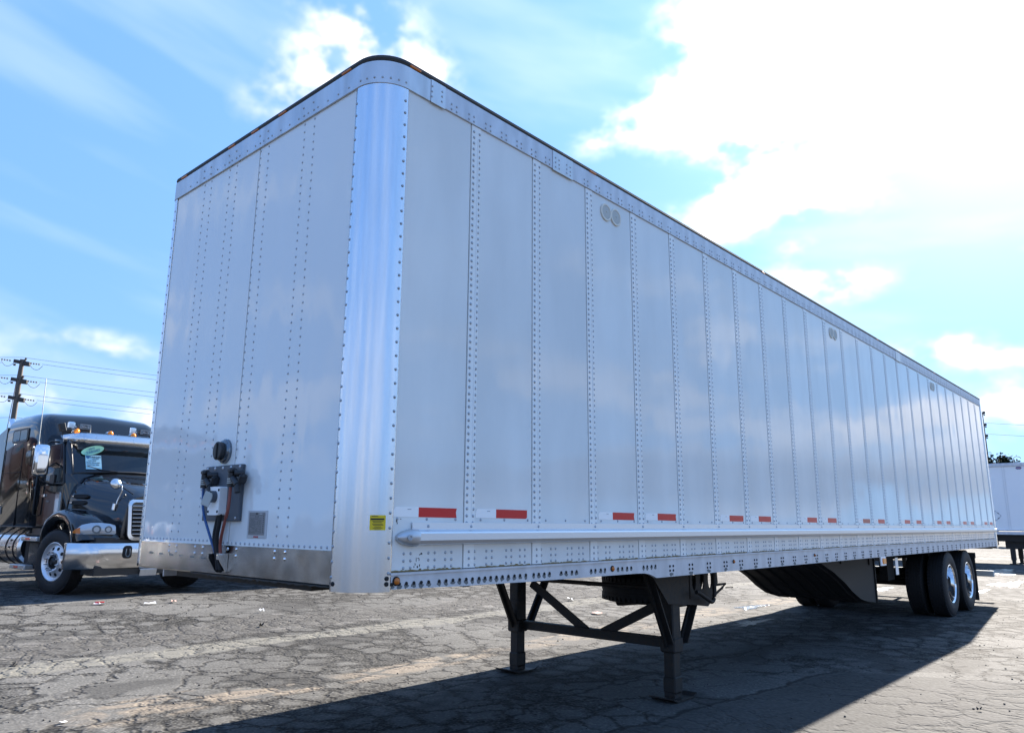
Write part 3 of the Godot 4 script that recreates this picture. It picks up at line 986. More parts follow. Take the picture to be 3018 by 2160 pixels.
	for z in [-0.03, -W + 0.03]:
		s = S()
		box(s, Vector3(15.99, 2.54, z), Vector3(0.11, 3.06, 0.085), Basis(), 0.006)
		part("rear_post", s, M.bright_aluminium, T)
	s = S()
	box(s, Vector3(15.99, 4.04, -W / 2), Vector3(0.1, 0.12, W - 0.15)); box(s, Vector3(16.0, 1.10, -W / 2), Vector3(0.12, 0.2, W - 0.15))
	part("rear_sill", s, M.bright_aluminium, T)
	for z in [-0.68, -1.91]:
		s = S()
		box(s, Vector3(15.98, 2.58, z), Vector3(0.05, 2.74, 1.19), Basis(), 0.005)
		var d := part("rear_door", s, M.white_paint, T)
		s = S()
		for zz in [-0.2, 0.2]: cyl(s, Vector3(16.03, 1.25, z + zz), Vector3(16.03, 3.9, z + zz), 0.016, 8)
		part("lock_rod", s, M.mill_aluminium, d)

func smear(s: SurfaceTool, x: float, y: float, w: float) -> void:
	var poly := []
	for j in 9:
		var a := TAU * j / 9.0
		poly.append(Vector2(x + cos(a) * w * rng.randf_range(0.5, 1.0), clampf(y + sin(a) * 0.018 * rng.randf_range(0.4, 1.1) - 0.002, 1.0575, 1.2)))
	prism(s, poly, 0.0061, 0.0066)

func trailer_front(T: Node3D, dm: Mesh) -> void:
	var s: SurfaceTool
	var zs := [-0.215, -1.295, -W + 0.062]
	for k in 2:
		s = S()
		box(s, Vector3(0.006, (1.302 + 3.93) / 2, (zs[k] + zs[k + 1]) / 2), Vector3(0.012, 3.93 - 1.302, absf(zs[k] - zs[k + 1]) - 0.010), Basis(), 0.001)
		part("front_panel", s, M.white_front_paint, T)
	s = S()
	var rows := []
	for q in [[-W + 0.062, 0.0], [-0.215, 0.0]]:
		rows.append([Vector3(-0.006, 1.310, q[0]), Vector3(-0.008, 1.142, q[0]), Vector3(0.0, 1.132, q[0]), Vector3(0.03, 1.132, q[0]), Vector3(0.03, 1.310, q[0])])
	loft(s, rows, true, true, true, false)
	var kick := part("front_base_plate", s, M.stainless, T)
	var rv := []
	for c in [-2.078, -1.974, -1.704, -1.602, -1.283, -1.181, -0.756, -0.648]:
		var yy := 3.90
		while yy > (1.34 if c < -1.7 or c > -1.2 else 1.82):
			if not (yy < 1.81 and c > -1.65 and c < -1.15): rv.append(front_xf(yy, c + rng.randf_range(-0.002, 0.002), 0.0, 0.0078))
			yy -= 0.0535 if c < -1.5 else 0.0515
	for c in [-2.078, -1.974, -1.704, -1.602, -1.283, -1.181, -0.756, -0.648]:
		rv.append(front_xf(3.955, c, -0.0125, 0.008)); rv.append(front_xf(4.012, c - 0.01, -0.0125, 0.008))
	var z := -2.50
	while z < -0.25:
		rv.append(front_xf(1.333 if z < -1.4 else 1.325, z, 0.0, 0.0085))
		z += 0.052
	z = -2.3
	while z < -0.25:
		rv.append(front_xf(3.957, z, -0.0125, 0.007))
		z += 0.106
	for k in 7:
		var a := PI / 2 * (k + 0.5) / 7.0
		var f := Vector3(-cos(a), 0, sin(a))
		rv.append(Transform3D(Basis(f.cross(Vector3.UP) * 0.007, f * 0.007, Vector3(0, 0.007, 0)), Vector3(0.2, 3.957, -0.2) + f * 0.2125))
	stuff("front_rivets", dm, rv, M.rivet_front, T)
	var bolts := []
	for c in [-2.075, -1.969, -1.706, -1.601, -1.179, -1.283, -0.754, -0.648]:
		bolts.append(front_xf(1.290, c, -0.006, 0.011)); bolts.append(front_xf(1.252, c, -0.0065, 0.011))
	stuff("base_plate_bolts", dm, bolts, M.chrome, kick)
	s = S()
	z = -2.34
	while z < -1.5:
		s = S()
		box(s, Vector3(-0.0078, 1.235 - (z + 2.3) * 0.012, z), Vector3(0.0012, 0.010, 0.06))
		part("scrape_mark", s, M.stain, kick)
		z += 0.152
	# dark ragged tar edge under the plate
	s = S()
	var tar := [Vector2(-1.75, 1.133), Vector2(-0.22, 1.133)]
	for k in 70: tar.append(Vector2(-0.22 - k * 0.0217, 1.130 - rng.randf() * 0.011 * clampf((k + 4.0) / 20.0, 0.3, 1.0) * (1.0 if k < 60 else 0.4)))
	prism(s, tar, 0.0, 0.02, Transform3D(Basis(Vector3(0, 0, 1), Vector3(0, 1, 0), Vector3(-1, 0, 0)), Vector3(0.012, 0, 0)))
	part("tar_edge", s, M.black_edge, kick)
	# air and electric box
	s = S()
	box(s, Vector3(-0.012, 1.624, -1.385), Vector3(0.024, 0.34, 0.458), Basis(), 0.004)
	var gb := part("connection_box", s, M.grey_plastic, T)
	var gr := []
	for c in [-1.59, -1.49, -1.39, -1.29, -1.18]: gr.append(front_xf(1.778, c, -0.024, 0.011))
	for c in [-1.58, -1.39, -1.19]: gr.append(front_xf(1.472, c, -0.024, 0.009))
	stuff("box_rivets", dm, gr, M.rivet_pale, gb)
	s = S()
	prism(s, rrect(0.142, 0.172, 0.012), 0.0, 0.048, Transform3D(Basis(Vector3(0, 0, 1), Vector3(0, 1, 0), Vector3(-1, 0, 0)), Vector3(-0.024, 1.575, -1.382)))
	var sock := part("socket_plate", s, M.tape_white, T)
	s = S()
	lathe(s, [Vector2(0.036, 0), Vector2(0.036, 0.03), Vector2(0.030, 0.03), Vector2(0.026, 0.014)], front_xf(1.60, -1.372, -0.072, 1.0), 18)
	part("socket_barrel", s, M.grey_plastic, sock)
	s = S()
	box(s, Vector3(-0.112, 1.585, -1.385), Vector3(0.008, 0.086, 0.058), Basis(Vector3(0, 1, 0), 0.6) * Basis(Vector3(1, 0, 0), 0.35), 0.003)
	part("socket_flap", s, M.vent_grey, sock)
	var sb := []
	for q in [[-1.325, 1.64], [-1.325, 1.51], [-1.44, 1.51]]: sb.append(front_xf(q[1], q[0], -0.072, 0.009))
	stuff("socket_bolts", dm, sb, M.hole_dark, sock)
	# glad hands
	for zc in [-1.525, -1.185]:
		s = S()
		cyl(s, Vector3(-0.02, 1.735, zc + 0.06), Vector3(-0.07, 1.735, zc + 0.03), 0.020, 12)
		cyl(s, Vector3(-0.07, 1.762, zc), Vector3(-0.07, 1.655, zc - 0.006), 0.021, 12)
		box(s, Vector3(-0.07, 1.752, zc + 0.004), Vector3(0.05, 0.034, 0.048), Basis(), 0.010)
		cyl(s, Vector3(-0.07, 1.705, zc + 0.02), Vector3(-0.07, 1.665, zc + 0.075), 0.020, 12)
		cyl(s, Vector3(-0.07, 1.675, zc + 0.065), Vector3(-0.07, 1.62, zc + 0.082), 0.017, 10)
		box(s, Vector3(-0.045, 1.70, zc + 0.085), Vector3(0.05, 0.06, 0.03), Basis(Vector3(1, 0, 0), 0.4), 0.010)
		var gl := part("glad_hand", s, M.black_plastic, T)
		for q in 3:
			s = S()
			cyl(s, Vector3(-0.07, 1.705 - q * 0.012, zc - 0.002), Vector3(-0.07, 1.699 - q * 0.012, zc - 0.002), 0.024, 12)
			part("hose_collar", s, M.vent_grey, gl)
	s = S()
	tube(s, curve([Vector3(-0.07, 1.67, -1.53), Vector3(-0.07, 1.61, -1.53), Vector3(-0.07, 1.50, -1.50), Vector3(-0.06, 1.36, -1.41), Vector3(-0.045, 1.26, -1.355), Vector3(-0.03, 1.20, -1.35)]), 0.008, 10)
	part("blue_air_hose", s, M.hose_blue, T)
	s = S()
	tube(s, curve([Vector3(-0.07, 1.67, -1.19), Vector3(-0.07, 1.61, -1.19), Vector3(-0.075, 1.52, -1.19), Vector3(-0.07, 1.42, -1.235), Vector3(-0.05, 1.32, -1.295), Vector3(-0.03, 1.20, -1.30)]), 0.0095, 10)
	part("red_air_hose", s, M.hose_red, T)
	for off in [0.0, 0.03]:
		s = S()
		tube(s, curve([Vector3(-0.05, 1.50, -1.34 + off * 0.5), Vector3(-0.05, 1.44, -1.36 + off), Vector3(-0.05, 1.36, -1.375 + off), Vector3(-0.045, 1.28, -1.35 + off * 0.6), Vector3(-0.035, 1.18, -1.33 + off), Vector3(-0.04, 1.16, -1.32 + off)]), 0.013, 10)
		part("black_cable", s, M.hole_dark, T)
	# hose holder: a bent tray with an open, slanted mouth
	s = S()
	prism(s, [Vector2(0, 0), Vector2(0.058, 0.0), Vector2(0.058, -0.03), Vector2(0.012, -0.105), Vector2(0.0, -0.105)], -0.0025, 0.0025, Transform3D(Basis(Vector3(-1, 0, 0), Vector3(0, 1, 0), Vector3(0, 0, -1)), Vector3(-0.009, 1.262, -1.268)))
	box(s, Vector3(-0.037, 1.262, -1.285), Vector3(0.058, 0.005, 0.03)); box(s, Vector3(-0.037, 1.262, -1.375), Vector3(0.058, 0.005, 0.03))
	box(s, Vector3(-0.064, 1.245, -1.285), Vector3(0.005, 0.032, 0.03))
	part("hose_holder", s, M.brushed_chrome, T)
	s = S()
	prism(s, [Vector2(0, 0), Vector2(0.058, 0.0), Vector2(0.058, -0.03), Vector2(0.012, -0.105), Vector2(0.0, -0.105)], -0.0025, 0.0025, Transform3D(Basis(Vector3(-1, 0, 0), Vector3(0, 1, 0), Vector3(0, 0, -1)), Vector3(-0.009, 1.262, -1.390)))
	box(s, Vector3(-0.014, 1.21, -1.33), Vector3(0.006, 0.10, 0.115))
	part("holder_lining", s, M.hole_dark, T)
	# round vent cap with a black lid
	s = S()
	lathe(s, [Vector2(0.078, 0), Vector2(0.078, 0.012), Vector2(0.070, 0.016), Vector2(0.066, 0.028), Vector2(0.05, 0.032)], front_xf(1.885, -1.42, 0.0, 1.0), 28)
	var cap := part("round_vent", s, M.lamp_dark, T)
	s = S()
	lathe(s, [Vector2(0.056, 0.0), Vector2(0.058, 0.03), Vector2(0.05, 0.034)], front_xf(1.885, -1.42, -0.028, 1.0), 24)
	box(s, Vector3(-0.066, 1.885, -1.42), Vector3(0.010, 0.1, 0.016), Basis(), 0.004)
	part("vent_lid", s, M.black_plastic, cap)
	# data plate
	s = S()
	box(s, Vector3(-0.002, 1.437, -0.97), Vector3(0.004, 0.157, 0.215), Basis(), 0.001)
	var dp := part("data_plate", s, M.rivet_pale, T)
	var n := 192
	var im := Image.create(n, n, false, Image.FORMAT_RGB8)
	im.fill(grey(0.22))
	im.fill_rect(Rect2i(4, 20, n - 8, 2), grey(0.04)); im.fill_rect(Rect2i(80, 4, 24, 14), grey(0.03)); im.fill_rect(Rect2i(124, 8, 34, 8), grey(0.5))
	im.fill_rect(Rect2i(74, 30, 42, 12), grey(0.05)); im.fill_rect(Rect2i(78, 34, 34, 4), grey(0.4))
	for r in 26:
		var y := 50 + r * 5
		var xx := 8
		while xx < n - 40:
			var w := rng.randi_range(6, 26)
			if rng.randf() < 0.82: im.fill_rect(Rect2i(xx, y, mini(w, n - 36 - xx), 2), grey(0.06 if r % 6 else 0.03))
			xx += w + rng.randi_range(2, 5)
	for r in 9: im.fill_rect(Rect2i(n - 22, 30 + r * 16, 9, 8), grey(0.03))
	var pm := mat("plate_print", Color(1, 1, 1), 0.35)
	pm.albedo_texture = ImageTexture.create_from_image(im)
	sheet("plate_print", Vector3(-0.0052, 1.376, -1.06), Vector3(-0.0052, 1.376, -0.885), Vector3(-0.0052, 1.505, -0.885), Vector3(-0.0052, 1.505, -1.06), pm, dp)
	s = S()
	for k in 6: box(s, Vector3(-0.0048, 1.366, -0.995 + k * 0.009), Vector3(0.0012, 0.009, 0.005))
	part("red_print", s, M.logo_red, dp)

func wheel(parent: Node, c: Vector3, outer: float, disc_out: bool, tread := true) -> void:
	# axis along z; outer is +1 or -1: which way the outside of the wheel faces
	var f := Transform3D(Basis(Vector3(1, 0, 0), Vector3(0, 0, outer), Vector3(0, 1, 0)), c)
	var s := S()
	lathe(s, [Vector2(0.295, 0.115), Vector2(0.33, 0.135), Vector2(0.40, 0.142), Vector2(0.46, 0.132), Vector2(0.495, 0.118), Vector2(0.508, 0.095), Vector2(0.512, 0.0), Vector2(0.508, -0.095), Vector2(0.495, -0.118), Vector2(0.40, -0.142), Vector2(0.33, -0.135), Vector2(0.295, -0.115)], f, 48, false, false)
	for y in [-0.06, -0.02, 0.02, 0.06]:
		lathe(s, [Vector2(0.500, y - 0.016), Vector2(0.516, y - 0.014), Vector2(0.516, y + 0.014), Vector2(0.500, y + 0.016)], f, 48, true, false)
	if tread:
		for k in 60:
			var a := TAU * k / 60.0
			for y in [-0.098, 0.098]:
				box(s, f * Vector3(cos(a) * 0.506, y, sin(a) * 0.506), Vector3(0.022, 0.03, 0.034), f.basis * Basis(Vector3(cos(a), 0, sin(a)), Vector3(0, 1, 0), Vector3(-sin(a), 0, cos(a))))
	var w := part("wheel", s, M.rubber, parent)
	s = S()
	if disc_out:
		lathe(s, [Vector2(0.30, 0.118), Vector2(0.315, 0.124), Vector2(0.300, 0.128), Vector2(0.285, 0.112), Vector2(0.268, 0.09), Vector2(0.255, 0.085), Vector2(0.17, 0.115), Vector2(0.155, 0.128), Vector2(0.12, 0.130), Vector2(0.115, 0.10), Vector2(0.01, 0.10), Vector2(0.01, -0.1), Vector2(0.29, -0.1)], f, 40, true, false)
	else:
		lathe(s, [Vector2(0.30, 0.118), Vector2(0.313, 0.124), Vector2(0.300, 0.128), Vector2(0.283, 0.11), Vector2(0.272, 0.02), Vector2(0.262, -0.03), Vector2(0.16, -0.075), Vector2(0.13, -0.08), Vector2(0.01, -0.08), Vector2(0.01, -0.11), Vector2(0.29, -0.11)], f, 40, true, false)
	part("rim", s, M.rim_alloy if disc_out else M.chrome, w)
	s = S()
	if disc_out:
		lathe(s, [Vector2(0.115, 0.095), Vector2(0.112, 0.135), Vector2(0.085, 0.15), Vector2(0.08, 0.10)], f, 24)
		lathe(s, [Vector2(0.08, 0.10), Vector2(0.075, 0.12), Vector2(0.04, 0.155), Vector2(0.035, 0.15)], f, 20)
	else:
		lathe(s, [Vector2(0.125, -0.09), Vector2(0.12, 0.02), Vector2(0.09, 0.06), Vector2(0.085, 0.06)], f, 24)
	part("hub", s, M.black_plastic if disc_out else M.dark_steel, w)
	s = S()
	for k in 10:
		var a := TAU * (k + 0.5) / 10.0
		var q := Vector3(cos(a) * 0.143, 0.128 if disc_out else -0.08, sin(a) * 0.143)
		cyl(s, f * q, f * (q + Vector3(0, 0.055 if disc_out else 0.03, 0)), 0.016, 8, 0.010)
	part("lug_nuts", s, M.chrome, w)
	if disc_out:
		s = S()
		for k in 10:
			var a := TAU * k / 10.0
			var e := []
			for j in 14:
				var b := TAU * j / 14.0
				var rr := 0.213 + cos(b) * 0.027
				var t := sin(b) * 0.030
				e.append(Vector3(cos(a) * rr - sin(a) * t, 0.1005 - (rr - 0.213) * 0.353, sin(a) * rr + cos(a) * t))
			var r0 := []; var r1 := []
			for v in e: r0.append(f * (v - Vector3(0, 0.03, 0))); r1.append(f * (v + Vector3(0, 0.002, 0)))
			loft(s, [r0, r1])
		part("hand_holes", s, M.hole_dark, w)

func trailer_under(T: Node3D, dm: Mesh) -> void:
	var s := S()
	box(s, Vector3(8.1, 1.16, -W / 2), Vector3(15.6, 0.04, W - 0.06))
	part("floor", s, M.dark_steel, T)
	var x := 0.8
	while x < 15.8:
		s = S()
		box(s, Vector3(x, 1.125, -W / 2), Vector3(0.05, 0.05, W - 0.08))
		part("crossmember", s, M.dark_steel, T)
		x += 0.61
	s = S()
	box(s, Vector3(0.62, 1.115, -W / 2), Vector3(1.1, 0.05, 1.6))
	part("coupler_plate", s, M.dark_steel, T)
	# landing gear
	for z in [-0.41, -2.18]:
		s = S()
		box(s, Vector3(3.665, 0.75, z), Vector3(0.135, 0.66, 0.12), Basis(), 0.01)
		box(s, Vector3(3.665, 0.44, z), Vector3(0.155, 0.12, 0.145), Basis(), 0.01)
		var leg := part("landing_leg", s, M.dark_steel, T)
		s = S()
		box(s, Vector3(3.665, 0.25, z), Vector3(0.115, 0.42, 0.10), Basis(), 0.008)
		box(s, Vector3(3.665, 0.12, z), Vector3(0.13, 0.13, 0.12), Basis(), 0.01)
		part("inner_leg", s, M.dark_steel, leg)
		s = S()
		prism(s, [Vector2(-0.19, 0.032), Vector2(-0.13, 0.008), Vector2(0.13, 0.008), Vector2(0.19, 0.032), Vector2(0.19, 0.042), Vector2(0.125, 0.020), Vector2(-0.125, 0.020), Vector2(-0.19, 0.042)], -0.12, 0.12, Transform3D(Basis(), Vector3(3.665, 0, z)))
		box(s, Vector3(3.665, 0.05, z), Vector3(0.12, 0.07, 0.1))
		part("foot_pad", s, M.dark_steel, leg)
		for q in [[3.26, 3.60], [4.24, 3.83]]:
			s = S()
			bar(s, Vector3(q[0], 1.09, z), Vector3(q[1], 0.44, z), 0.022, 0.07)
			bar(s, Vector3(q[0], 1.09, z + 0.03), Vector3(q[1], 0.44, z + 0.03), 0.07, 0.012)
			part("leg_brace", s, M.dark_steel, T)
	s = S()
	box(s, Vector3(3.70, 0.445, -W / 2), Vector3(0.035, 0.085, 1.62)); box(s, Vector3(3.68, 0.484, -W / 2), Vector3(0.07, 0.012, 1.62))
	part("cross_brace", s, M.dark_steel, T)
	for q in [[-2.02, 0.86, -1.33], [-0.45, 0.80, -1.15]]:
		s = S()
		bar(s, Vector3(3.69, q[1], q[0]), Vector3(3.69, 0.46, q[2]), 0.085, 0.014, Vector3(1, 0, 0))
		bar(s, Vector3(3.72, q[1], q[0]), Vector3(3.72, 0.46, q[2]), 0.014, 0.05, Vector3(1, 0, 0))
		part("diagonal_brace", s, M.dark_steel, T)
	s = S()
	cyl(s, Vector3(3.64, 0.90, -2.1), Vector3(3.64, 0.90, -0.4), 0.02, 8)
	part("crank_shaft", s, M.dark_steel, T)
	# gusset plate with three cut-outs beside the near leg
	var pl := []
	s = S()
	prism(s, [Vector2(3.18, 1.10), Vector2(3.50, 0.79), Vector2(3.86, 0.76), Vector2(3.86, 1.10)], -0.006, 0.006, Transform3D(Basis(), Vector3(0, 0, -0.335)))
	for k in 3:
		holed(s, Vector3(3.955 + k * 0.15, 0.955, -0.335), 0.15, 0.30, 0.075, 0.16, 0.012)
	prism(s, [Vector2(3.86, 0.805), Vector2(4.35, 0.805), Vector2(4.20, 0.72), Vector2(3.86, 0.76)], -0.006, 0.006, Transform3D(Basis(), Vector3(0, 0, -0.335)))
	part("gusset_plate", s, M.dark_steel, T)
	s = S()
	prism(s, [Vector2(4.30, 1.09), Vector2(4.38, 1.09), Vector2(4.40, 0.92), Vector2(4.30, 0.86)], -0.006, 0.006, Transform3D(Basis(), Vector3(0, 0, -0.33)))
	tube(s, [Vector3(4.36, 0.90, -0.33), Vector3(4.56, 0.90, -0.33), Vector3(4.50, 0.87, -0.33), Vector3(4.30, 0.80, -0.33)], 0.011, 8)
	part("hook_bracket", s, M.dark_steel, T)
	s = S()
	tube(s, curve([Vector3(4.20, 1.05, -0.26), Vector3(4.20, 0.84, -0.26), Vector3(4.15, 0.77, -0.26), Vector3(4.06, 0.80, -0.26), Vector3(3.90, 0.865, -0.26), Vector3(3.86, 0.87, -0.26)], 5), 0.018, 10)
	part("crank_handle", s, M.dark_steel, T)
	s = S()
	for k in 7:
		var q := Vector3(4.10 - k * 0.027, 0.70 - 0.075 * sin(PI * k / 12.0), -0.62)
		tube(s, [q + Vector3(-0.016, 0.006, 0), q + Vector3(0, 0.012, 0.006 if k % 2 else 0.0), q + Vector3(0.016, 0.004, 0), q + Vector3(0, -0.008, -0.004), q + Vector3(-0.016, 0.006, 0)], 0.0035, 5)
	part("safety_chain", s, M.dark_steel, T)
	# spare wheel in its carrier
	var sp := thing("spare_tyre", "dark spare tyre slung flat under the white trailer behind its near landing leg", "tyre", Vector3(4.86, 0.79, -1.34), 0.0)
	var f := Transform3D(Basis(), Vector3.ZERO)
	s = S()
	lathe(s, [Vector2(0.29, -0.115), Vector2(0.33, -0.135), Vector2(0.40, -0.142), Vector2(0.46, -0.132), Vector2(0.50, -0.112), Vector2(0.512, -0.085), Vector2(0.512, 0.085), Vector2(0.50, 0.112), Vector2(0.46, 0.132), Vector2(0.40, 0.142), Vector2(0.33, 0.135), Vector2(0.29, 0.115)], f, 48, false, false)
	for y in [-0.06, 0.0, 0.06]: lathe(s, [Vector2(0.50, y - 0.018), Vector2(0.519, y - 0.015), Vector2(0.519, y + 0.015), Vector2(0.50, y + 0.018)], f, 48, true, false)
	for k in 56:
		var a := TAU * k / 56.0
		for y in [-0.095, 0.095]: box(s, Vector3(cos(a) * 0.508, y, sin(a) * 0.508), Vector3(0.026, 0.04, 0.036), Basis(Vector3.UP, -a))
	part("tread", s, M.rubber, sp)
	s = S()
	lathe(s, [Vector2(0.30, -0.11), Vector2(0.29, -0.12), Vector2(0.27, -0.02), Vector2(0.1, 0.0), Vector2(0.1, 0.02), Vector2(0.27, 0.1), Vector2(0.30, 0.11)], f, 32)
	part("rim", s, M.dark_steel, sp)
	s = S()
	for z in [-1.5, -1.05]:
		tube(s, curve([Vector3(4.45, 1.10, z), Vector3(4.46, 0.70, z), Vector3(4.56, 0.63, z), Vector3(5.35, 0.63, z), Vector3(5.5, 0.72, z), Vector3(5.52, 1.10, z)], 3), 0.018, 8)
	part("spare_carrier", s, M.dark_steel, T)
	# underbody air fairing: a ribbed ramp with a grey end plate
	var prof := [Vector2(7.55, 1.075), Vector2(7.9, 0.945), Vector2(8.27, 0.835), Vector2(8.65, 0.69), Vector2(8.94, 0.55), Vector2(9.28, 0.425), Vector2(9.60, 0.365), Vector2(9.93, 0.335)]
	s = S()
	var r0 := []; var r1 := []
	for q in prof: r0.append(Vector3(q.x, q.y, -2.0)); r1.append(Vector3(q.x, q.y, -0.62))
	for i in range(prof.size() - 1, -1, -1): r0.append(Vector3(prof[i].x + 0.004, prof[i].y + 0.02, -2.0)); r1.append(Vector3(prof[i].x + 0.004, prof[i].y + 0.02, -0.62))
	loft(s, [r0, r1], true, false, false, false)
	var fa := part("underbody_fairing", s, M.fairing_plastic, T)
	for k in 7:
		s = S()
		var z := -1.93 + k * 0.205
		var rr := []
		for q in prof: rr.append([Vector3(q.x, q.y + 0.002, z - 0.03), Vector3(q.x - 0.006, q.y - 0.016, z - 0.014), Vector3(q.x - 0.006, q.y - 0.016, z + 0.014), Vector3(q.x, q.y + 0.002, z + 0.03)])
		loft(s, rr, true, true, true, false)
		part("rib", s, M.hole_dark, fa)
	for z in [-0.61, -2.01]:
		s = S()
		var poly := prof.duplicate()
		poly.append_array([Vector2(9.95, 0.335), Vector2(9.95, 1.07)])
		prism(s, poly, -0.006, 0.006, Transform3D(Basis(), Vector3(0, 0, z)))
		part("end_plate", s, M.plate_plastic, fa)
	s = S()
	box(s, Vector3(9.96, 0.66, -0.60), Vector3(0.03, 0.66, 0.03)); box(s, Vector3(9.75, 0.95, -0.595), Vector3(0.06, 0.14, 0.02)); box(s, Vector3(8.55, 1.0, -0.595), Vector3(0.04, 0.12, 0.02))
	part("plate_bracket", s, M.dark_steel, fa)
	# hanging amber side lamp
	s = S()
	box(s, Vector3(8.36, 1.00, 0.0), Vector3(0.21, 0.115, 0.02), Basis(), 0.006)
	var lb := part("side_lamp", s, M.tape_white, T)
	s = S()
	box(s, Vector3(8.375, 1.003, 0.014), Vector3(0.13, 0.07, 0.012), Basis(), 0.004)
	part("side_lamp_lens", s, M.amber_bright, lb)
	s = S()
	box(s, Vector3(9.31, 0.90, -0.1), Vector3(0.125, 0.23, 0.006))
	part("white_flap", s, M.tape_white, T)
	# running gear
	s = S()
	for z in [-0.75, -1.84]: box(s, Vector3(12.6, 0.99, z), Vector3(4.6, 0.16, 0.09))
	for xx in [10.9, 11.7, 12.75, 14.0]: box(s, Vector3(xx, 0.96, -W / 2), Vector3(0.1, 0.12, 1.05))
	box(s, Vector3(11.0, 0.78, -0.72), Vector3(0.35, 0.36, 0.12)); box(s, Vector3(11.0, 0.78, -1.87), Vector3(0.35, 0.36, 0.12))
	part("slider_frame", s, M.dark_steel, T)
	for xx in [12.10, 13.385]:
		s = S()
		cyl(s, Vector3(xx, 0.512, -W + 0.3), Vector3(xx, 0.512, -0.3), 0.063, 14)
		cyl(s, Vector3(xx - 0.25, 0.60, -0.95), Vector3(xx - 0.25, 0.60, -1.18), 0.09, 12)
		cyl(s, Vector3(xx - 0.25, 0.60, -1.42), Vector3(xx - 0.25, 0.60, -1.65), 0.09, 12)
		box(s, Vector3(xx - 0.3, 0.70, -0.75), Vector3(0.7, 0.10, 0.08)); box(s, Vector3(xx - 0.3, 0.70, -1.84), Vector3(0.7, 0.10, 0.08))
		part("axle", s, M.dark_steel, T)
		wheel(T, Vector3(xx, 0.516, -0.175), 1.0, false)
		wheel(T, Vector3(xx, 0.516, -0.50), -1.0, false)
		wheel(T, Vector3(xx, 0.516, -2.09), 1.0, false, false)
		wheel(T, Vector3(xx, 0.516, -2.42), -1.0, false)
	s = S()
	cyl(s, Vector3(10.6, 0.72, -0.9), Vector3(10.6, 0.72, -1.7), 0.14, 14)
	part("air_tank", s, M.dark_steel, T)
	for z in [-0.36, -2.23]:
		s = S()
		box(s, Vector3(14.12, 0.50, z), Vector3(0.012, 0.76, 0.60), Basis(), 0.004)
		box(s, Vector3(14.12, 0.92, z), Vector3(0.05, 0.10, 0.62))
		part("mud_flap", s, M.rubber, T)
	s = S()
	box(s, Vector3(15.9, 0.51, -W / 2), Vector3(0.10, 0.115, 2.4), Basis(), 0.006)
	var bum := part("rear_bumper", s, M.vent_grey, T)
	s = S()
	for z in [-0.85, -1.74]: bar(s, Vector3(15.9, 0.52, z), Vector3(15.85, 1.08, z), 0.08, 0.08)
	part("bumper_strut", s, M.dark_steel, bum)

# a plate cell facing z with an oval hole
func holed(s: SurfaceTool, c: Vector3, w: float, h: float, ew: float, eh: float, t: float) -> void:
	var n := 20
	var o0 := []; var o1 := []; var i0 := []; var i1 := []
	for k in n:
		var a := TAU * (k + 0.5) / n
		var d := Vector2(cos(a), sin(a))
		var m := minf(absf(w / 2 / d.x), absf(h / 2 / d.y))
		var q := d * m
		o0.append(c + Vector3(q.x, q.y, -t / 2)); o1.append(c + Vector3(q.x, q.y, t / 2))
		i0.append(c + Vector3(d.x * ew / 2, d.y * eh / 2, -t / 2)); i1.append(c + Vector3(d.x * ew / 2, d.y * eh / 2, t / 2))
	loft(s, [o0, o1, i1, i0, o0], true, false, false, false)

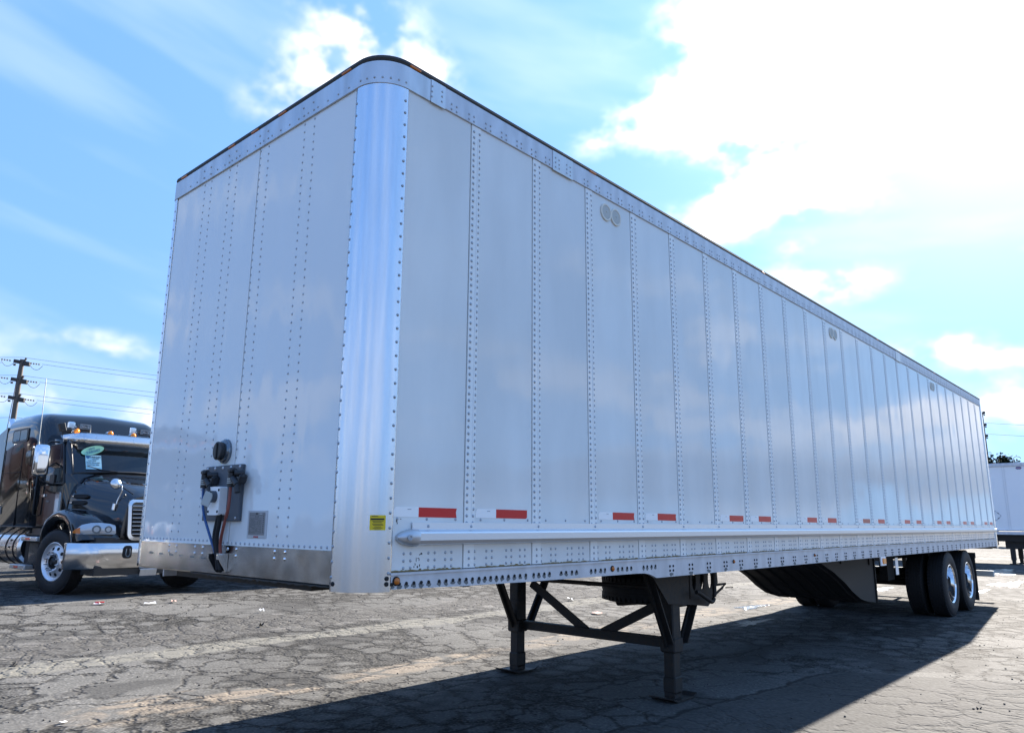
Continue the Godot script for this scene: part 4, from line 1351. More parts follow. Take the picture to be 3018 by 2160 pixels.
# ---------------------------------------------------------------- white trailer in the background
func build_far_trailer() -> void:
	var T := thing("distant_trailer", "white box trailer standing crosswise in the background behind the long trailer's rear end", "trailer", Vector3(32.4, 0, -2.4))
	# local: its wall facing -x lies at x = 0; the nose is at -z
	var s := S()
	box(s, Vector3(1.3, 2.53, -3.8), Vector3(2.58, 2.50, 13.4), Basis(), 0.02)
	part("trailer_body", s, M.far_white, T)
	for k in 9:
		s = S()
		box(s, Vector3(0.003, 2.53, -9.32 + k * 1.35), Vector3(0.012, 2.42, 0.03))
		part("wall_joint", s, M.far_white, T)
	s = S()
	for k in 9:
		for j in 40:
			for d in [-0.035, 0.035]: box(s, Vector3(0.0, 1.38 + j * 0.06, -9.32 + k * 1.35 + d), Vector3(0.02, 0.014, 0.014))
	var o := part("wall_rivets", s, M.far_mark, T)
	tag(o, "", "", "", "stuff")
	s = S()
	box(s, Vector3(-0.01, 3.80, -3.8), Vector3(0.04, 0.13, 13.42), Basis(), 0.01)
	part("top_rail", s, M.rail_aluminium, T)
	s = S()
	box(s, Vector3(-0.02, 1.30, -3.8), Vector3(0.05, 0.05, 13.42), Basis(), 0.01); box(s, Vector3(-0.015, 1.19, -3.8), Vector3(0.05, 0.12, 13.42), Basis(), 0.01)
	part("bottom_rail", s, M.rail_aluminium, T)
	s = S()
	box(s, Vector3(1.3, 1.0, -4.2), Vector3(2.2, 0.25, 12.0))
	part("underframe", s, M.dark_steel, T)
	for x in [0.45, 2.15]:
		s = S()
		box(s, Vector3(x, 0.62, 0.06), Vector3(0.16, 0.9, 0.16)); box(s, Vector3(x, 0.2, 0.06), Vector3(0.12, 0.4, 0.12)); box(s, Vector3(x, 0.02, 0.06), Vector3(0.26, 0.04, 0.3))
		part("landing_leg", s, M.dark_steel, T)
	s = S()
	box(s, Vector3(0.5, 0.85, 0.25), Vector3(0.25, 0.5, 0.8))
	part("gear_box", s, M.dark_steel, T)
	for z in [-8.9, -7.6]:
		for x in [0.18, 2.42]:
			s = S()
			cyl(s, Vector3(x - 0.16, 0.51, z), Vector3(x + 0.4, 0.51, z), 0.51, 28)
			part("wheel", s, M.rubber, T)
	# oval maker's badge and the outline of a placard
	s = S()
	prism(s, [Vector2(-0.10, 0), Vector2(-0.06, 0.05), Vector2(0.06, 0.05), Vector2(0.10, 0), Vector2(0.06, -0.05), Vector2(-0.06, -0.05)], 0.0, 0.004, Transform3D(Basis(Vector3(0, 0, 1), Vector3(0, 1, 0), Vector3(-1, 0, 0)), Vector3(-0.002, 3.66, 0.65)))
	var b := part("badge", s, M.logo_blue, T)
	s = S()
	box(s, Vector3(-0.008, 3.66, 0.65), Vector3(0.003, 0.026, 0.15))
	part("badge_stripe", s, M.logo_red, b)
	words("badge_lettering", "UTILITY", 0.024, Transform3D(Basis(Vector3(0, 0, 1), Vector3(0, 1, 0), Vector3(-1, 0, 0)), Vector3(-0.011, 3.66, 0.65)), M.paper_white, b)
	s = S()
	for k in 4:
		var a := PI / 2 * k
		var p := Vector3(-0.004, 1.85 + cos(a) * 0.19, -0.30 + sin(a) * 0.19)
		var q := Vector3(-0.004, 1.85 + cos(a + PI / 2) * 0.19, -0.30 + sin(a + PI / 2) * 0.19)
		bar(s, p, q, 0.016, 0.004, Vector3(1, 0, 0))
	part("placard_frame", s, M.far_mark, T)
	for k in 4:
		var a := PI / 2 * (k + 0.5)
		s = S()
		box(s, Vector3(-0.005, 1.85 + cos(a) * 0.135, -0.30 + sin(a) * 0.135), Vector3(0.008, 0.03, 0.05), Basis(Vector3(1, 0, 0), a))
		part("placard_clip", s, M.grey_plastic, T)

# ---------------------------------------------------------------- tractors
func half_ring(x: float, pts: Array) -> Array:
	var out := []
	for q in pts: out.append(Vector3(x, q[1], q[0]))
	for i in range(pts.size() - 1, -1, -1):
		if pts[i][0] > 0.001: out.append(Vector3(x, pts[i][1], -pts[i][0]))
	return out

func glass_at(z: float, f: float, off := 0.0) -> Vector3:   # point on the curved windscreen; f 0 at the bottom, 1 at the top
	var q := z / 0.95
	return Vector3(lerpf(0.03, -0.24, f) - 0.13 * q * q + off, lerpf(1.97, 2.56, f) + (0.05 * (1.0 - q * q) if f < 0.01 else 0.0), z)

func make_truck() -> Node3D:
	# x points ahead, y up, z to the truck's own right
	var T := thing("semi_truck", "black sleeper semi truck with chrome bumper and windscreen stickers parked behind the long trailer's nose", "truck", Vector3(3.208, 0.26, -11.033), deg_to_rad(-87.7))
	var s := S()
	# bonnet
	var rows := []
	for q in [[-0.12, [[0.0, 2.03], [0.35, 2.02], [0.62, 1.98], [0.82, 1.90], [0.94, 1.76], [1.0, 1.56], [1.02, 1.3], [1.02, 0.95]]],
			[0.10, [[0.0, 1.985], [0.34, 1.975], [0.60, 1.94], [0.78, 1.87], [0.90, 1.72], [0.955, 1.54], [0.98, 1.28], [0.98, 0.93]]],
			[0.40, [[0.0, 1.90], [0.32, 1.89], [0.54, 1.85], [0.70, 1.76], [0.80, 1.60], [0.85, 1.44], [0.88, 1.22], [0.88, 0.92]]],
			[0.80, [[0.0, 1.765], [0.30, 1.755], [0.47, 1.72], [0.58, 1.63], [0.65, 1.48], [0.69, 1.33], [0.73, 1.14], [0.76, 0.90]]],
			[1.06, [[0.0, 1.65], [0.28, 1.64], [0.42, 1.61], [0.515, 1.53], [0.565, 1.40], [0.60, 1.26], [0.62, 1.08], [0.64, 0.88]]],
			[1.15, [[0.0, 1.585], [0.27, 1.58], [0.40, 1.55], [0.49, 1.48], [0.535, 1.37], [0.56, 1.22], [0.58, 1.06], [0.59, 0.88]]]]:
		rows.append(half_ring(q[0], q[1]))
	loft(s, rows, true, true, true, true)
	var hood := part("bonnet", s, M.black_paint, T)
	s = S()
	for sd in [-1, 1]:
		tube(s, [Vector3(-0.10, 1.985, sd * 0.62), Vector3(0.4, 1.853, sd * 0.545), Vector3(0.8, 1.722, sd * 0.472), Vector3(1.06, 1.612, sd * 0.42)], 0.006, 5)
	part("bonnet_seam", s, M.hole_dark, hood)
	for sd in [-1, 1]:
		for k in 2:
			s = S()
			var y := 1.575 - k * 0.105
			var g := []
			for xx in [0.07, 0.12, 0.34, 0.38]:
				var hh := 0.012 if xx == 0.07 or xx == 0.38 else 0.032
				var zz := lerpf(0.965, 0.845, clampf((xx - 0.1) / 0.3, 0.0, 1.0)) + 0.01 + 0.02 * k
				g.append([Vector3(xx, y - hh, sd * (zz + 0.004)), Vector3(xx, y + hh, sd * (zz - 0.008)), Vector3(xx, y + hh, sd * (zz - 0.04)), Vector3(xx, y - hh, sd * (zz - 0.04))])
			loft(s, g, true, true, true, false)
			var v := part("air_vent", s, M.hole_dark, hood)
			s = S()
			box(s, Vector3(0.10, y, sd * (0.985 + 0.02 * k)), Vector3(0.07, 0.028, 0.012), Basis(), 0.003)
			part("vent_trim", s, M.brushed_chrome, v)
	# wings over the front wheels
	var arch := [Vector2(-0.46, 0.42), Vector2(-0.44, 0.72), Vector2(-0.35, 0.98), Vector2(-0.20, 1.10), Vector2(0.0, 1.165), Vector2(0.2, 1.175), Vector2(0.42, 1.13), Vector2(0.58, 1.03), Vector2(0.66, 0.93), Vector2(0.70, 0.84)]
	var top := [Vector2(-0.52, 0.42), Vector2(-0.52, 0.74), Vector2(-0.50, 1.04), Vector2(-0.33, 1.22), Vector2(-0.05, 1.32), Vector2(0.2, 1.345), Vector2(0.50, 1.31), Vector2(0.72, 1.22), Vector2(0.86, 1.09), Vector2(0.90, 0.86)]
	var push := [0.0, 0.0, 0.0, 0.0, 0.0, 0.03, 0.07, 0.14, 0.21, 0.24]
	for sd in [-1, 1]:
		s = S()
		rows = []
		for i in arch.size():
			var a: Vector2 = arch[i]; var t: Vector2 = top[i]
			var mid := a.lerp(t, 0.5)
			rows.append([Vector3(a.x + 0.02, a.y - 0.02, sd * 0.74), Vector3(a.x, a.y, sd * 1.165), Vector3(mid.x, mid.y, sd * 1.205), Vector3(t.x, t.y - 0.02, sd * 1.19), Vector3(t.x + push[i] * 0.4, t.y + 0.02, sd * 1.10), Vector3(t.x + push[i] * 0.8, t.y + 0.025, sd * 0.90), Vector3(t.x + push[i] * 1.1, t.y + 0.03, sd * 0.60)])
		loft(s, rows, true, true, true, true)
		var fen := part("front_wing", s, M.black_paint, T)
		s = S()
		box(s, Vector3(0.1, 0.86, sd * 0.68), Vector3(1.1, 0.62, 0.1))
		part("wheel_well", s, M.hole_dark, fen)
		# headlamp wrapped round the wing's corner
		s = S()
		var lens := []
		for q in [[1.19, 0.815, 0.980, 0.995], [1.165, 0.875, 0.968, 1.06], [1.10, 0.94, 0.962, 1.115], [1.0, 1.005, 0.960, 1.142], [0.88, 1.055, 0.959, 1.145], [0.76, 1.10, 0.960, 1.132], [0.68, 1.125, 0.965, 1.11], [0.665, 1.13, 0.985, 1.08]]:
			lens.append([Vector3(q[1] + 0.035, q[2], sd * q[0]), Vector3(q[1] + 0.03, (q[2] + q[3]) / 2, sd * (q[0] + 0.008)), Vector3(q[1] + 0.005, q[3], sd * q[0]), Vector3(q[1] - 0.09, q[3], sd * (q[0] - 0.04)), Vector3(q[1] - 0.09, q[2], sd * (q[0] - 0.04))])
		loft(s, lens, true, true, true, true)
		var hl := part("headlamp", s, M.lamp_glass, T)
		for q in [[0.93, 0.066, 1.045], [0.77, 0.054, 1.095]]:
			s = S()
			var nrm := Vector3(0.92, 0, sd * 0.38).normalized()
			var p := Vector3(q[2] + 0.025, 1.042, sd * q[0])
			cyl(s, p - nrm * 0.05, p + nrm * 0.012, q[1], 20)
			var rf := part("reflector", s, M.lamp_dark, hl)
			s = S()
			cyl(s, p + nrm * 0.01, p + nrm * 0.016, q[1] * 0.6, 16)
			part("bulb_cover", s, M.lamp_glass, rf)
		s = S()
		var am := []
		for q in [[1.196, 0.82, 0.986, 0.998], [1.172, 0.88, 0.979, 1.046], [1.125, 0.925, 0.976, 1.072]]:
			am.append([Vector3(q[1] + 0.042, q[2], sd * (q[0] + 0.002)), Vector3(q[1] + 0.016, q[3], sd * (q[0] + 0.006)), Vector3(q[1] - 0.02, q[3], sd * (q[0] - 0.02)), Vector3(q[1] - 0.02, q[2], sd * (q[0] - 0.02))])
		loft(s, am, true, true, true, false)
		part("turn_lamp", s, M.amber, hl)
		# chrome disc mirror on the bonnet
		s = S()
		lathe(s, [Vector2(0.088, -0.012), Vector2(0.092, 0.0), Vector2(0.07, 0.022), Vector2(0.035, 0.036), Vector2(0.003, 0.04)], Transform3D(frame_along(Vector3(0.95, 0.18, 0)), Vector3(0.90, 1.775, sd * 0.64)), 24, false, true)
		var dmi := part("bonnet_mirror", s, M.brushed_chrome, T)
		s = S()
		tube(s, [Vector3(0.93, 1.775, sd * 0.63), Vector3(0.98, 1.75, sd * 0.58), Vector3(0.97, 1.66, sd * 0.56), Vector3(0.93, 1.50, sd * 0.60), Vector3(0.92, 1.36, sd * 0.62)], 0.012, 8)
		part("mirror_stem", s, M.chrome, dmi)
		s = S()
		cyl(s, Vector3(0.93, 1.35, sd * 0.655), Vector3(0.93, 1.45, sd * 0.64), 0.03, 12)
		part("stem_foot", s, M.brushed_chrome, dmi)
	# grille
	s = S()
	var go := rrect(1.03, 0.66, 0.10, 5); var gi := rrect(0.93, 0.56, 0.07, 5)
	var fr := func(p: Array, x: float) -> Array:
		var o := []
		for q in p: o.append(Vector3(x - q.y * 0.16, 1.20 + q.y, q.x))
		return o
	loft(s, [fr.call(go, 1.15), fr.call(go, 1.20), fr.call(gi, 1.21), fr.call(gi, 1.15)], true, false, false, false)
	var gril := part("grille_surround", s, M.brushed_chrome, T)
	s = S()
	prism(s, gi, 0.0, 0.02, Transform3D(Basis(Vector3(0, 0, -1), Vector3(-0.16, 1, 0), Vector3(1, 0, 0)), Vector3(1.155, 1.20, 0)))
	part("grille_mesh", s, M.hole_dark, gril)
	for k in 8:
		s = S()
		var y := 0.98 + k * 0.064
		box(s, Vector3(1.19 - (y - 1.2) * 0.16, y, 0), Vector3(0.05, 0.014, 0.90), Basis(Vector3(0, 0, 1), -0.5), 0.003)
		part("slat", s, M.brushed_chrome, gril)
	# bumper
	s = S()
	rows = []
	for k in 25:
		var z := lerpf(-1.26, 1.26, k / 24.0)
		var q := absf(z)
		var x := 1.28 - 0.05 * q * q - 0.55 * pow(maxf(q - 0.82, 0.0) / 0.44, 2.2) * 0.62
		rows.append([Vector3(x - 0.03, 0.835, z), Vector3(x, 0.82, z), Vector3(x - 0.012, 0.64, z), Vector3(x - 0.045, 0.45, z), Vector3(x - 0.07, 0.425, z), Vector3(x - 0.10, 0.43, z), Vector3(x - 0.10, 0.83, z)])
	loft(s, rows, true, true, true, true)
	var bum := part("bumper", s, M.brushed_chrome, T)
	for z in [-0.5, 0.5]:
		s = S()
		prism(s, rrect(0.13, 0.20, 0.045, 4), 0.0, 0.035, Transform3D(Basis(Vector3(0, 0, -1), Vector3(0, 1, 0), Vector3(1, 0, 0)), Vector3(1.246, 0.69, z)))
		var tw := part("tow_hole", s, M.hole_dark, bum)
		s = S()
		tube(s, curve([Vector3(1.285, 0.74, z - 0.025), Vector3(1.288, 0.69, z - 0.03), Vector3(1.288, 0.64, z - 0.03), Vector3(1.288, 0.62, z), Vector3(1.288, 0.64, z + 0.03), Vector3(1.288, 0.69, z + 0.03), Vector3(1.285, 0.74, z + 0.025)], 3), 0.009, 8)
		part("tow_shackle", s, M.lamp_dark, tw)
	s = S()
	box(s, Vector3(1.235, 0.36, 0.12), Vector3(0.012, 0.11, 0.27), Basis(Vector3(0, 0, 1), -0.25), 0.003); box(s, Vector3(1.20, 0.415, 0.12), Vector3(0.08, 0.012, 0.27))
	part("plate_holder", s, M.mill_aluminium, bum)
	s = S()
	box(s, Vector3(1.02, 0.86, 0), Vector3(0.26, 0.10, 1.9)); box(s, Vector3(0.95, 0.40, 0), Vector3(0.5, 0.14, 1.9))
	part("lower_valance", s, M.black_plastic, T)
	# cab
	s = S()
	rows = []
	for q in [[0.95, -0.06, 1.03], [1.30, -0.06, 1.045], [1.80, -0.06, 1.045], [1.96, -0.10, 1.04], [2.56, -0.36, 0.995], [2.64, -0.42, 0.95], [2.70, -0.58, 0.80]]:
		var ring := []
		for k in 9:
			var z: float = lerpf(-q[2], q[2], k / 8.0)
			ring.append(Vector3(q[1] + 0.11 * (1.0 - pow(z / q[2], 2.0)), q[0], z))
		ring.append(Vector3(-1.30, q[0] + (0.06 if q[0] > 2.5 else 0.0), q[2])); ring.append(Vector3(-1.30, q[0] + (0.06 if q[0] > 2.5 else 0.0), -q[2]))
		rows.append(ring)
	loft(s, rows, true, true, true, true, true)
	part("cab", s, M.black_paint, T)
	# windscreen
	s = S()
	rows = []
	for f in [0.0, 0.5, 1.0]:
		var ring := []
		for k in 13: ring.append(glass_at(lerpf(-0.93, 0.93, k / 12.0), f, 0.012))
		rows.append(ring)
	loft(s, rows, false, false, false, true)
	var ws := part("windscreen", s, M.dark_glass, T)
	s = S()
	for z in [-0.955, 0.955]: tube(s, [glass_at(z, -0.04, 0.01), glass_at(z, 1.02, 0.01)], 0.016, 8)
	tube(s, [glass_at(-0.95, 0.0, 0.012), glass_at(-0.5, 0.0, 0.012), glass_at(0.0, 0.0, 0.012), glass_at(0.5, 0.0, 0.012), glass_at(0.95, 0.0, 0.012)], 0.016, 8)
	part("windscreen_seal", s, M.black_plastic, ws)
	for q in [[0.28, 0.74, 0.14], [-0.62, -0.12, 0.06]]:
		s = S()
		tube(s, [glass_at(q[0], 0.0, 0.03), glass_at((q[0] + q[1]) / 2, q[2] * 0.8, 0.035), glass_at(q[1], q[2] * 1.6, 0.03)], 0.010, 6)
		part("wiper", s, M.hole_dark, ws)
	# stickers inside the glass
	var up := (glass_at(0.6, 1.0) - glass_at(0.6, 0.0)).normalized()
	var right := Vector3(0.16, 0, -1).normalized()
	var out := right.cross(up)
	var tilt := Basis(right, up, out) * Basis(Vector3(0, 0, 1), 0.36)
	s = S()
	prism(s, ellipse(0.39, 0.155, 28), 0.0, 0.003, Transform3D(tilt, glass_at(0.645, 0.70, 0.035)))
	var ov := part("oval_sticker", s, M.sticker_green, T)
	words("sticker_lettering", "2018", 0.035, Transform3D(tilt, glass_at(0.645, 0.70, 0.035) + tilt * Vector3(0.0, 0.035, 0.004)), M.print_blue, ov)
	words("sticker_lettering", "TARGET", 0.05, Transform3D(tilt, glass_at(0.645, 0.70, 0.035) + tilt * Vector3(0.0, -0.022, 0.004)), M.print_blue, ov)
	var flat := Basis(right, up, out)
	var pc := glass_at(0.645, 0.34, 0.028)
	s = S()
	prism(s, [Vector2(-0.125, -0.14), Vector2(0.125, -0.13), Vector2(0.13, 0.14), Vector2(-0.12, 0.14)], 0.0, 0.003, Transform3D(flat, pc))
	var pa := part("paper_notice", s, M.paper_blue, T)
	s = S()
	prism(s, [Vector2(-0.03, 0.028), Vector2(0.03, 0.028), Vector2(0.03, -0.005), Vector2(0.0, -0.033), Vector2(-0.03, -0.005)], 0.003, 0.005, Transform3D(flat, pc + flat * Vector3(-0.08, 0.095, 0)))
	part("shield_mark", s, M.print_blue, pa)
	for q in [["TARGET", 0.036, 0.035, 0.10], ["Truck Sales", 0.014, 0.035, 0.066], ["Year: 2018", 0.020, -0.02, 0.03], ["Make: Mack 600", 0.020, -0.005, -0.01], ["Stock No: 1585", 0.020, -0.005, -0.05], ["VIN:", 0.020, -0.085, -0.09]]:
		words("notice_lettering", q[0], q[1], Transform3D(flat, pc + flat * Vector3(q[2], q[3], 0.004)), M.print_black, pa)
	# sun visor with rivets
	s = S()
	rows = []
	for k in 25:
		var z := lerpf(-1.03, 1.03, k / 24.0)
		var q := absf(z)
		var x := -0.06 - 0.10 * z * z - 0.34 * pow(maxf(q - 0.80, 0.0) / 0.23, 2.0)
		var dy := 0.03 * pow(maxf(q - 0.80, 0.0) / 0.23, 2.0)
		rows.append([Vector3(x + 0.05, 2.475, z), Vector3(x, 2.675 - dy, z), Vector3(x - 0.02, 2.675 - dy, z), Vector3(x + 0.03, 2.475, z)])
	loft(s, rows, true, true, true, true, false)
	var vis := part("sun_visor", s, M.brushed_chrome, T)
	s = S()
	for z in [-0.85, -0.6, -0.3, 0.0, 0.3, 0.62, 0.82]:
		for f in [0.35, 0.7]:
			var x: float = -0.06 - 0.10 * z * z + 0.05 * (1.0 - f) + 0.003
			cyl(s, Vector3(x - 0.004, 2.495 + 0.16 * f, z + f * 0.04), Vector3(x + 0.003, 2.496 + 0.16 * f, z + f * 0.04), 0.007, 8)
	part("visor_rivets", s, M.lamp_glass, vis)
	# roof lamps, horns and lamp boxes
	for z in [-0.88, -0.43, -0.06, 0.34, 0.88]:
		s = S()
		lathe(s, [Vector2(0.045, -0.08), Vector2(0.05, -0.02), Vector2(0.047, 0.04)], Transform3D(frame_along(Vector3(1, 0.05, 0)), Vector3(-0.32 - 0.1 * z * z, 2.71, z)), 16, false, true)
		var lb := part("roof_lamp", s, M.brushed_chrome, T)
		s = S()
		lathe(s, [Vector2(0.047, 0.04), Vector2(0.044, 0.065), Vector2(0.02, 0.085), Vector2(0.002, 0.088)], Transform3D(frame_along(Vector3(1, 0.05, 0)), Vector3(-0.32 - 0.1 * z * z, 2.71, z)), 16, false, false)
		part("lamp_lens", s, M.amber_bright, lb)
	for z in [-0.32, 0.74]:
		s = S()
		box(s, Vector3(-0.42, 2.80, z), Vector3(0.08, 0.10, 0.20), Basis(), 0.01)
		var bx := part("driving_lamp", s, M.black_plastic, T)
		s = S()
		box(s, Vector3(-0.378, 2.80, z), Vector3(0.012, 0.085, 0.185), Basis(), 0.004)
		part("lamp_cover", s, M.lamp_dark, bx)
		s = S()
		box(s, Vector3(-0.3705, 2.80, z), Vector3(0.006, 0.05, 0.10))
		part("name_plate", s, M.hole_dark, bx)
		words("plate_lettering", "Mack", 0.034, Transform3D(Basis(Vector3(0, 0, -1), Vector3(0, 1, 0), Vector3(1, 0, 0)), Vector3(-0.366, 2.80, z)), M.lamp_glass, bx)
		s = S()
		box(s, Vector3(-0.46, 2.82, z + 0.20), Vector3(0.05, 0.12, 0.115), Basis(), 0.015)
		box(s, Vector3(-0.46, 2.80, z + 0.12), Vector3(0.03, 0.02, 0.08))
		part("air_horn", s, M.chrome, T)
	# sleeper
	s = S()
	rows = []
	for q in [[-1.22, 1.03, 2.62], [-1.30, 1.07, 2.74], [-1.40, 1.09, 2.98], [-1.52, 1.105, 3.10], [-1.72, 1.115, 3.165], [-2.2, 1.12, 3.20], [-3.08, 1.12, 3.20]]:
		var ring := [Vector3(q[0], 0.95, -q[1])]
		for k in 7:
			var a := PI / 2 * k / 6.0
			ring.append(Vector3(q[0], q[2] - 0.36 + sin(a) * 0.34, -q[1] + 0.30 - cos(a) * 0.30))
		ring.append(Vector3(q[0], q[2] + 0.02, 0.0))
		for k in 7:
			var a := PI / 2 * (6 - k) / 6.0
			ring.append(Vector3(q[0], q[2] - 0.36 + sin(a) * 0.34, q[1] - 0.30 + cos(a) * 0.30))
		ring.append(Vector3(q[0], 0.95, q[1]))
		rows.append(ring)
	loft(s, rows, true, true, true, true)
	var sl := part("sleeper", s, M.black_paint, T)
	for sd in [-1, 1]:
		var sx := Transform3D(Basis(Vector3(1, 0, 0), Vector3(0, 1, 0), Vector3(0, 0, 1)), Vector3(-2.32, 2.74, sd * 1.115))
		s = S()
		prism(s, rrect(0.82, 0.26, 0.07), -0.01, 0.018 if sd > 0 else 0.01, sx)
		var wf := part("bunk_window", s, M.black_plastic, sl)
		for k in 2:
			s = S()
			prism(s, rrect(0.34, 0.19, 0.04), (0.0 if sd > 0 else -0.022), (0.022 if sd > 0 else 0.0), sx.translated(Vector3(-0.185 + k * 0.37, 0, 0)))
			part("pane", s, M.dark_glass, wf)
		# side doors of the luggage space, trim lines, door with its window
		s = S()
		for xx in [-1.34, -2.08, -3.02]: box(s, Vector3(xx, 1.75, sd * 1.122), Vector3(0.012, 1.5, 0.006))
		box(s, Vector3(-2.55, 2.05, sd * 1.122), Vector3(0.9, 0.010, 0.006))
		part("panel_joint", s, M.hole_dark, sl)
		s = S()
		box(s, Vector3(-2.85, 1.35, sd * 1.126), Vector3(0.05, 0.14, 0.012), Basis(), 0.004)
		part("locker_handle", s, M.lamp_dark, sl)
		s = S()
		box(s, Vector3(-0.65, 1.42, sd * 1.052), Vector3(1.02, 0.72, 0.02), Basis(), 0.008)
		var door := part("door", s, M.black_paint, T)
		s = S()
		prism(s, [Vector2(-0.14, 1.81), Vector2(-0.80, 1.80), Vector2(-0.98, 1.86), Vector2(-0.98, 2.47), Vector2(-0.42, 2.47)], -0.02, 0.02, Transform3D(Basis(Vector3(1, 0, 0), Vector3(0, 1, -0.035 * sd).normalized(), Vector3(0, 0.035 * sd, 1).normalized()), Vector3(0, 0, sd * (1.048 + 0.035 * 1.8))))
		var dw := part("door_window", s, M.dark_glass, door)
		s = S()
		tube(s, [Vector3(-0.12, 1.80, sd * 1.062), Vector3(-0.80, 1.79, sd * 1.062), Vector3(-0.99, 1.85, sd * 1.062)], 0.012, 6)
		tube(s, [Vector3(-0.12, 1.80, sd * 1.062), Vector3(-0.41, 2.48, sd * 1.04), Vector3(-0.99, 2.48, sd * 1.04), Vector3(-0.99, 1.85, sd * 1.062)], 0.014, 6)
		tube(s, [Vector3(-0.34, 1.80, sd * 1.062), Vector3(-0.48, 2.47, sd * 1.04)], 0.011, 6)
		part("window_frame", s, M.black_plastic, dw)
		s = S()
		prism(s, rrect(0.20, 0.17, 0.03), -0.01, 0.01, Transform3D(Basis(), Vector3(-0.62, 1.87, sd * 1.075)))
		part("corner_mirror", s, M.black_plastic, door)
		s = S()
		prism(s, rrect(0.17, 0.40, 0.03), -0.008, 0.008, Transform3D(Basis(), Vector3(-0.30, 1.45, sd * 1.068)))
		part("chrome_plate", s, M.chrome, door)
		s = S()
		box(s, Vector3(-0.95, 1.60, sd * 1.075), Vector3(0.13, 0.05, 0.02), Basis(), 0.006)
		part("door_handle", s, M.chrome, door)
		s = S()
		tube(s, [Vector3(-1.18, 1.25, sd * 1.08), Vector3(-1.18, 1.28, sd * 1.13), Vector3(-1.18, 1.95, sd * 1.13), Vector3(-1.18, 1.98, sd * 1.08)], 0.014, 8)
		part("grab_rail", s, M.black_plastic, T)
		# wing mirror
		s = S()
		rows = []
		for q in [[1.90, 0.60], [1.915, 0.85], [1.95, 1.0], [2.38, 1.0], [2.42, 0.86], [2.435, 0.6]]:
			var ring := []
			for v in rrect(0.13, 0.235, 0.058, 4): ring.append(Vector3(-0.36 + v.x * q[1], q[0], sd * 1.37 + v.y * q[1]))
			rows.append(ring)
		loft(s, rows, true, true, true, true)
		var mi := part("wing_mirror", s, M.chrome, T)
		s = S()
		box(s, Vector3(-0.438, 2.165, sd * 1.37), Vector3(0.02, 0.42, 0.18))
		part("mirror_glass", s, M.dark_glass, mi)
		s = S()
		tube(s, curve([Vector3(-0.40, 1.92, sd * 1.36), Vector3(-0.40, 1.84, sd * 1.33), Vector3(-0.45, 1.79, sd * 1.2), Vector3(-0.50, 1.77, sd * 1.07)], 4), 0.018, 8)
		part("mirror_arm", s, M.black_plastic, mi)
		s = S()
		tube(s, curve([Vector3(-0.40, 2.42, sd * 1.33), Vector3(-0.42, 2.50, sd * 1.25), Vector3(-0.60, 2.52, sd * 1.05)], 4), 0.016, 8)
		part("mirror_arm", s, M.black_plastic, mi)
		s = S()
		tube(s, [Vector3(-0.42, 2.05, sd * 1.30), Vector3(-0.55, 2.08, sd * 1.18), Vector3(-0.62, 2.16, sd * 1.06)], 0.012, 8)
		part("mirror_arm", s, M.black_plastic, mi)
		# steps, battery box, tank, side skirt
		s = S()
		box(s, Vector3(-0.98, 0.62, sd * 0.98), Vector3(0.74, 0.46, 0.26), Basis(), 0.01)
		var bb := part("battery_box", s, M.hole_dark, T)
		s = S()
		for k in 9: box(s, Vector3(-1.12 + k * 0.055, 0.62, sd * 1.113), Vector3(0.018, 0.34, 0.006))
		part("cover_ribs", s, M.lamp_dark, bb)
		for q in [[0.86, -0.98, 0.74, 1.10], [0.385, -1.25, 0.72, 1.14]]:
			s = S()
			box(s, Vector3(q[1], q[0], sd * q[3]), Vector3(q[2], 0.075, 0.20), Basis(), 0.01)
			var stp := part("step", s, M.mill_aluminium, T)
			s = S()
			box(s, Vector3(q[1] - 0.05, q[0], sd * (q[3] + 0.101)), Vector3(0.20, 0.035, 0.004))
			part("step_reflector", s, M.tape_red, stp)
		s = S()
		bar(s, Vector3(-0.90, 0.40, sd * 1.10), Vector3(-0.62, 0.62, sd * 1.02), 0.03, 0.1)
		part("step_bracket", s, M.hole_dark, T)
		s = S()
		lathe(s, [Vector2(0.05, 0.012), Vector2(0.27, 0.0), Vector2(0.32, 0.03), Vector2(0.325, 0.06), Vector2(0.325, 1.60), Vector2(0.30, 1.64)], Transform3D(frame_along(Vector3(-1, 0, 0)), Vector3(-1.52, 0.70, sd * 0.86)), 40, true, true)
		var tank := part("fuel_tank", s, M.brushed_chrome, T)
		for xx in [-1.74, -2.10, -2.55]:
			s = S()
			lathe(s, [Vector2(0.322, -0.02), Vector2(0.333, -0.02), Vector2(0.333, 0.02), Vector2(0.322, 0.02)], Transform3D(frame_along(Vector3(-1, 0, 0)), Vector3(xx, 0.70, sd * 0.86)), 40, true, false)
			part("tank_strap", s, M.hole_dark, tank)
		s = S()
		box(s, Vector3(-1.92, 0.82, sd * 1.165), Vector3(0.07, 0.04, 0.01)); box(s, Vector3(-1.90, 0.70, sd * 1.187), Vector3(0.03, 0.04, 0.006)); box(s, Vector3(-1.95, 0.70, sd * 1.187), Vector3(0.03, 0.03, 0.006))
		part("tank_label", s, M.print_black, tank)
		s = S()
		box(s, Vector3(-2.1, 1.06, sd * 1.0), Vector3(2.0, 0.02, 0.26), Basis(), 0.006); box(s, Vector3(-1.2, 0.98, sd * 0.98), Vector3(2.1, 0.12, 0.16))
		part("tank_deck", s, M.black_plastic, T)
		# extender behind the sleeper
		s = S()
		prism(s, [Vector2(-3.09, 0.98), Vector2(-3.66, 0.98), Vector2(-3.66, 2.80), Vector2(-3.09, 2.95)], -0.02, 0.02, Transform3D(Basis(), Vector3(0, 0, sd * 1.11)))
		part("side_extender", s, M.black_paint, T)
		s = S()
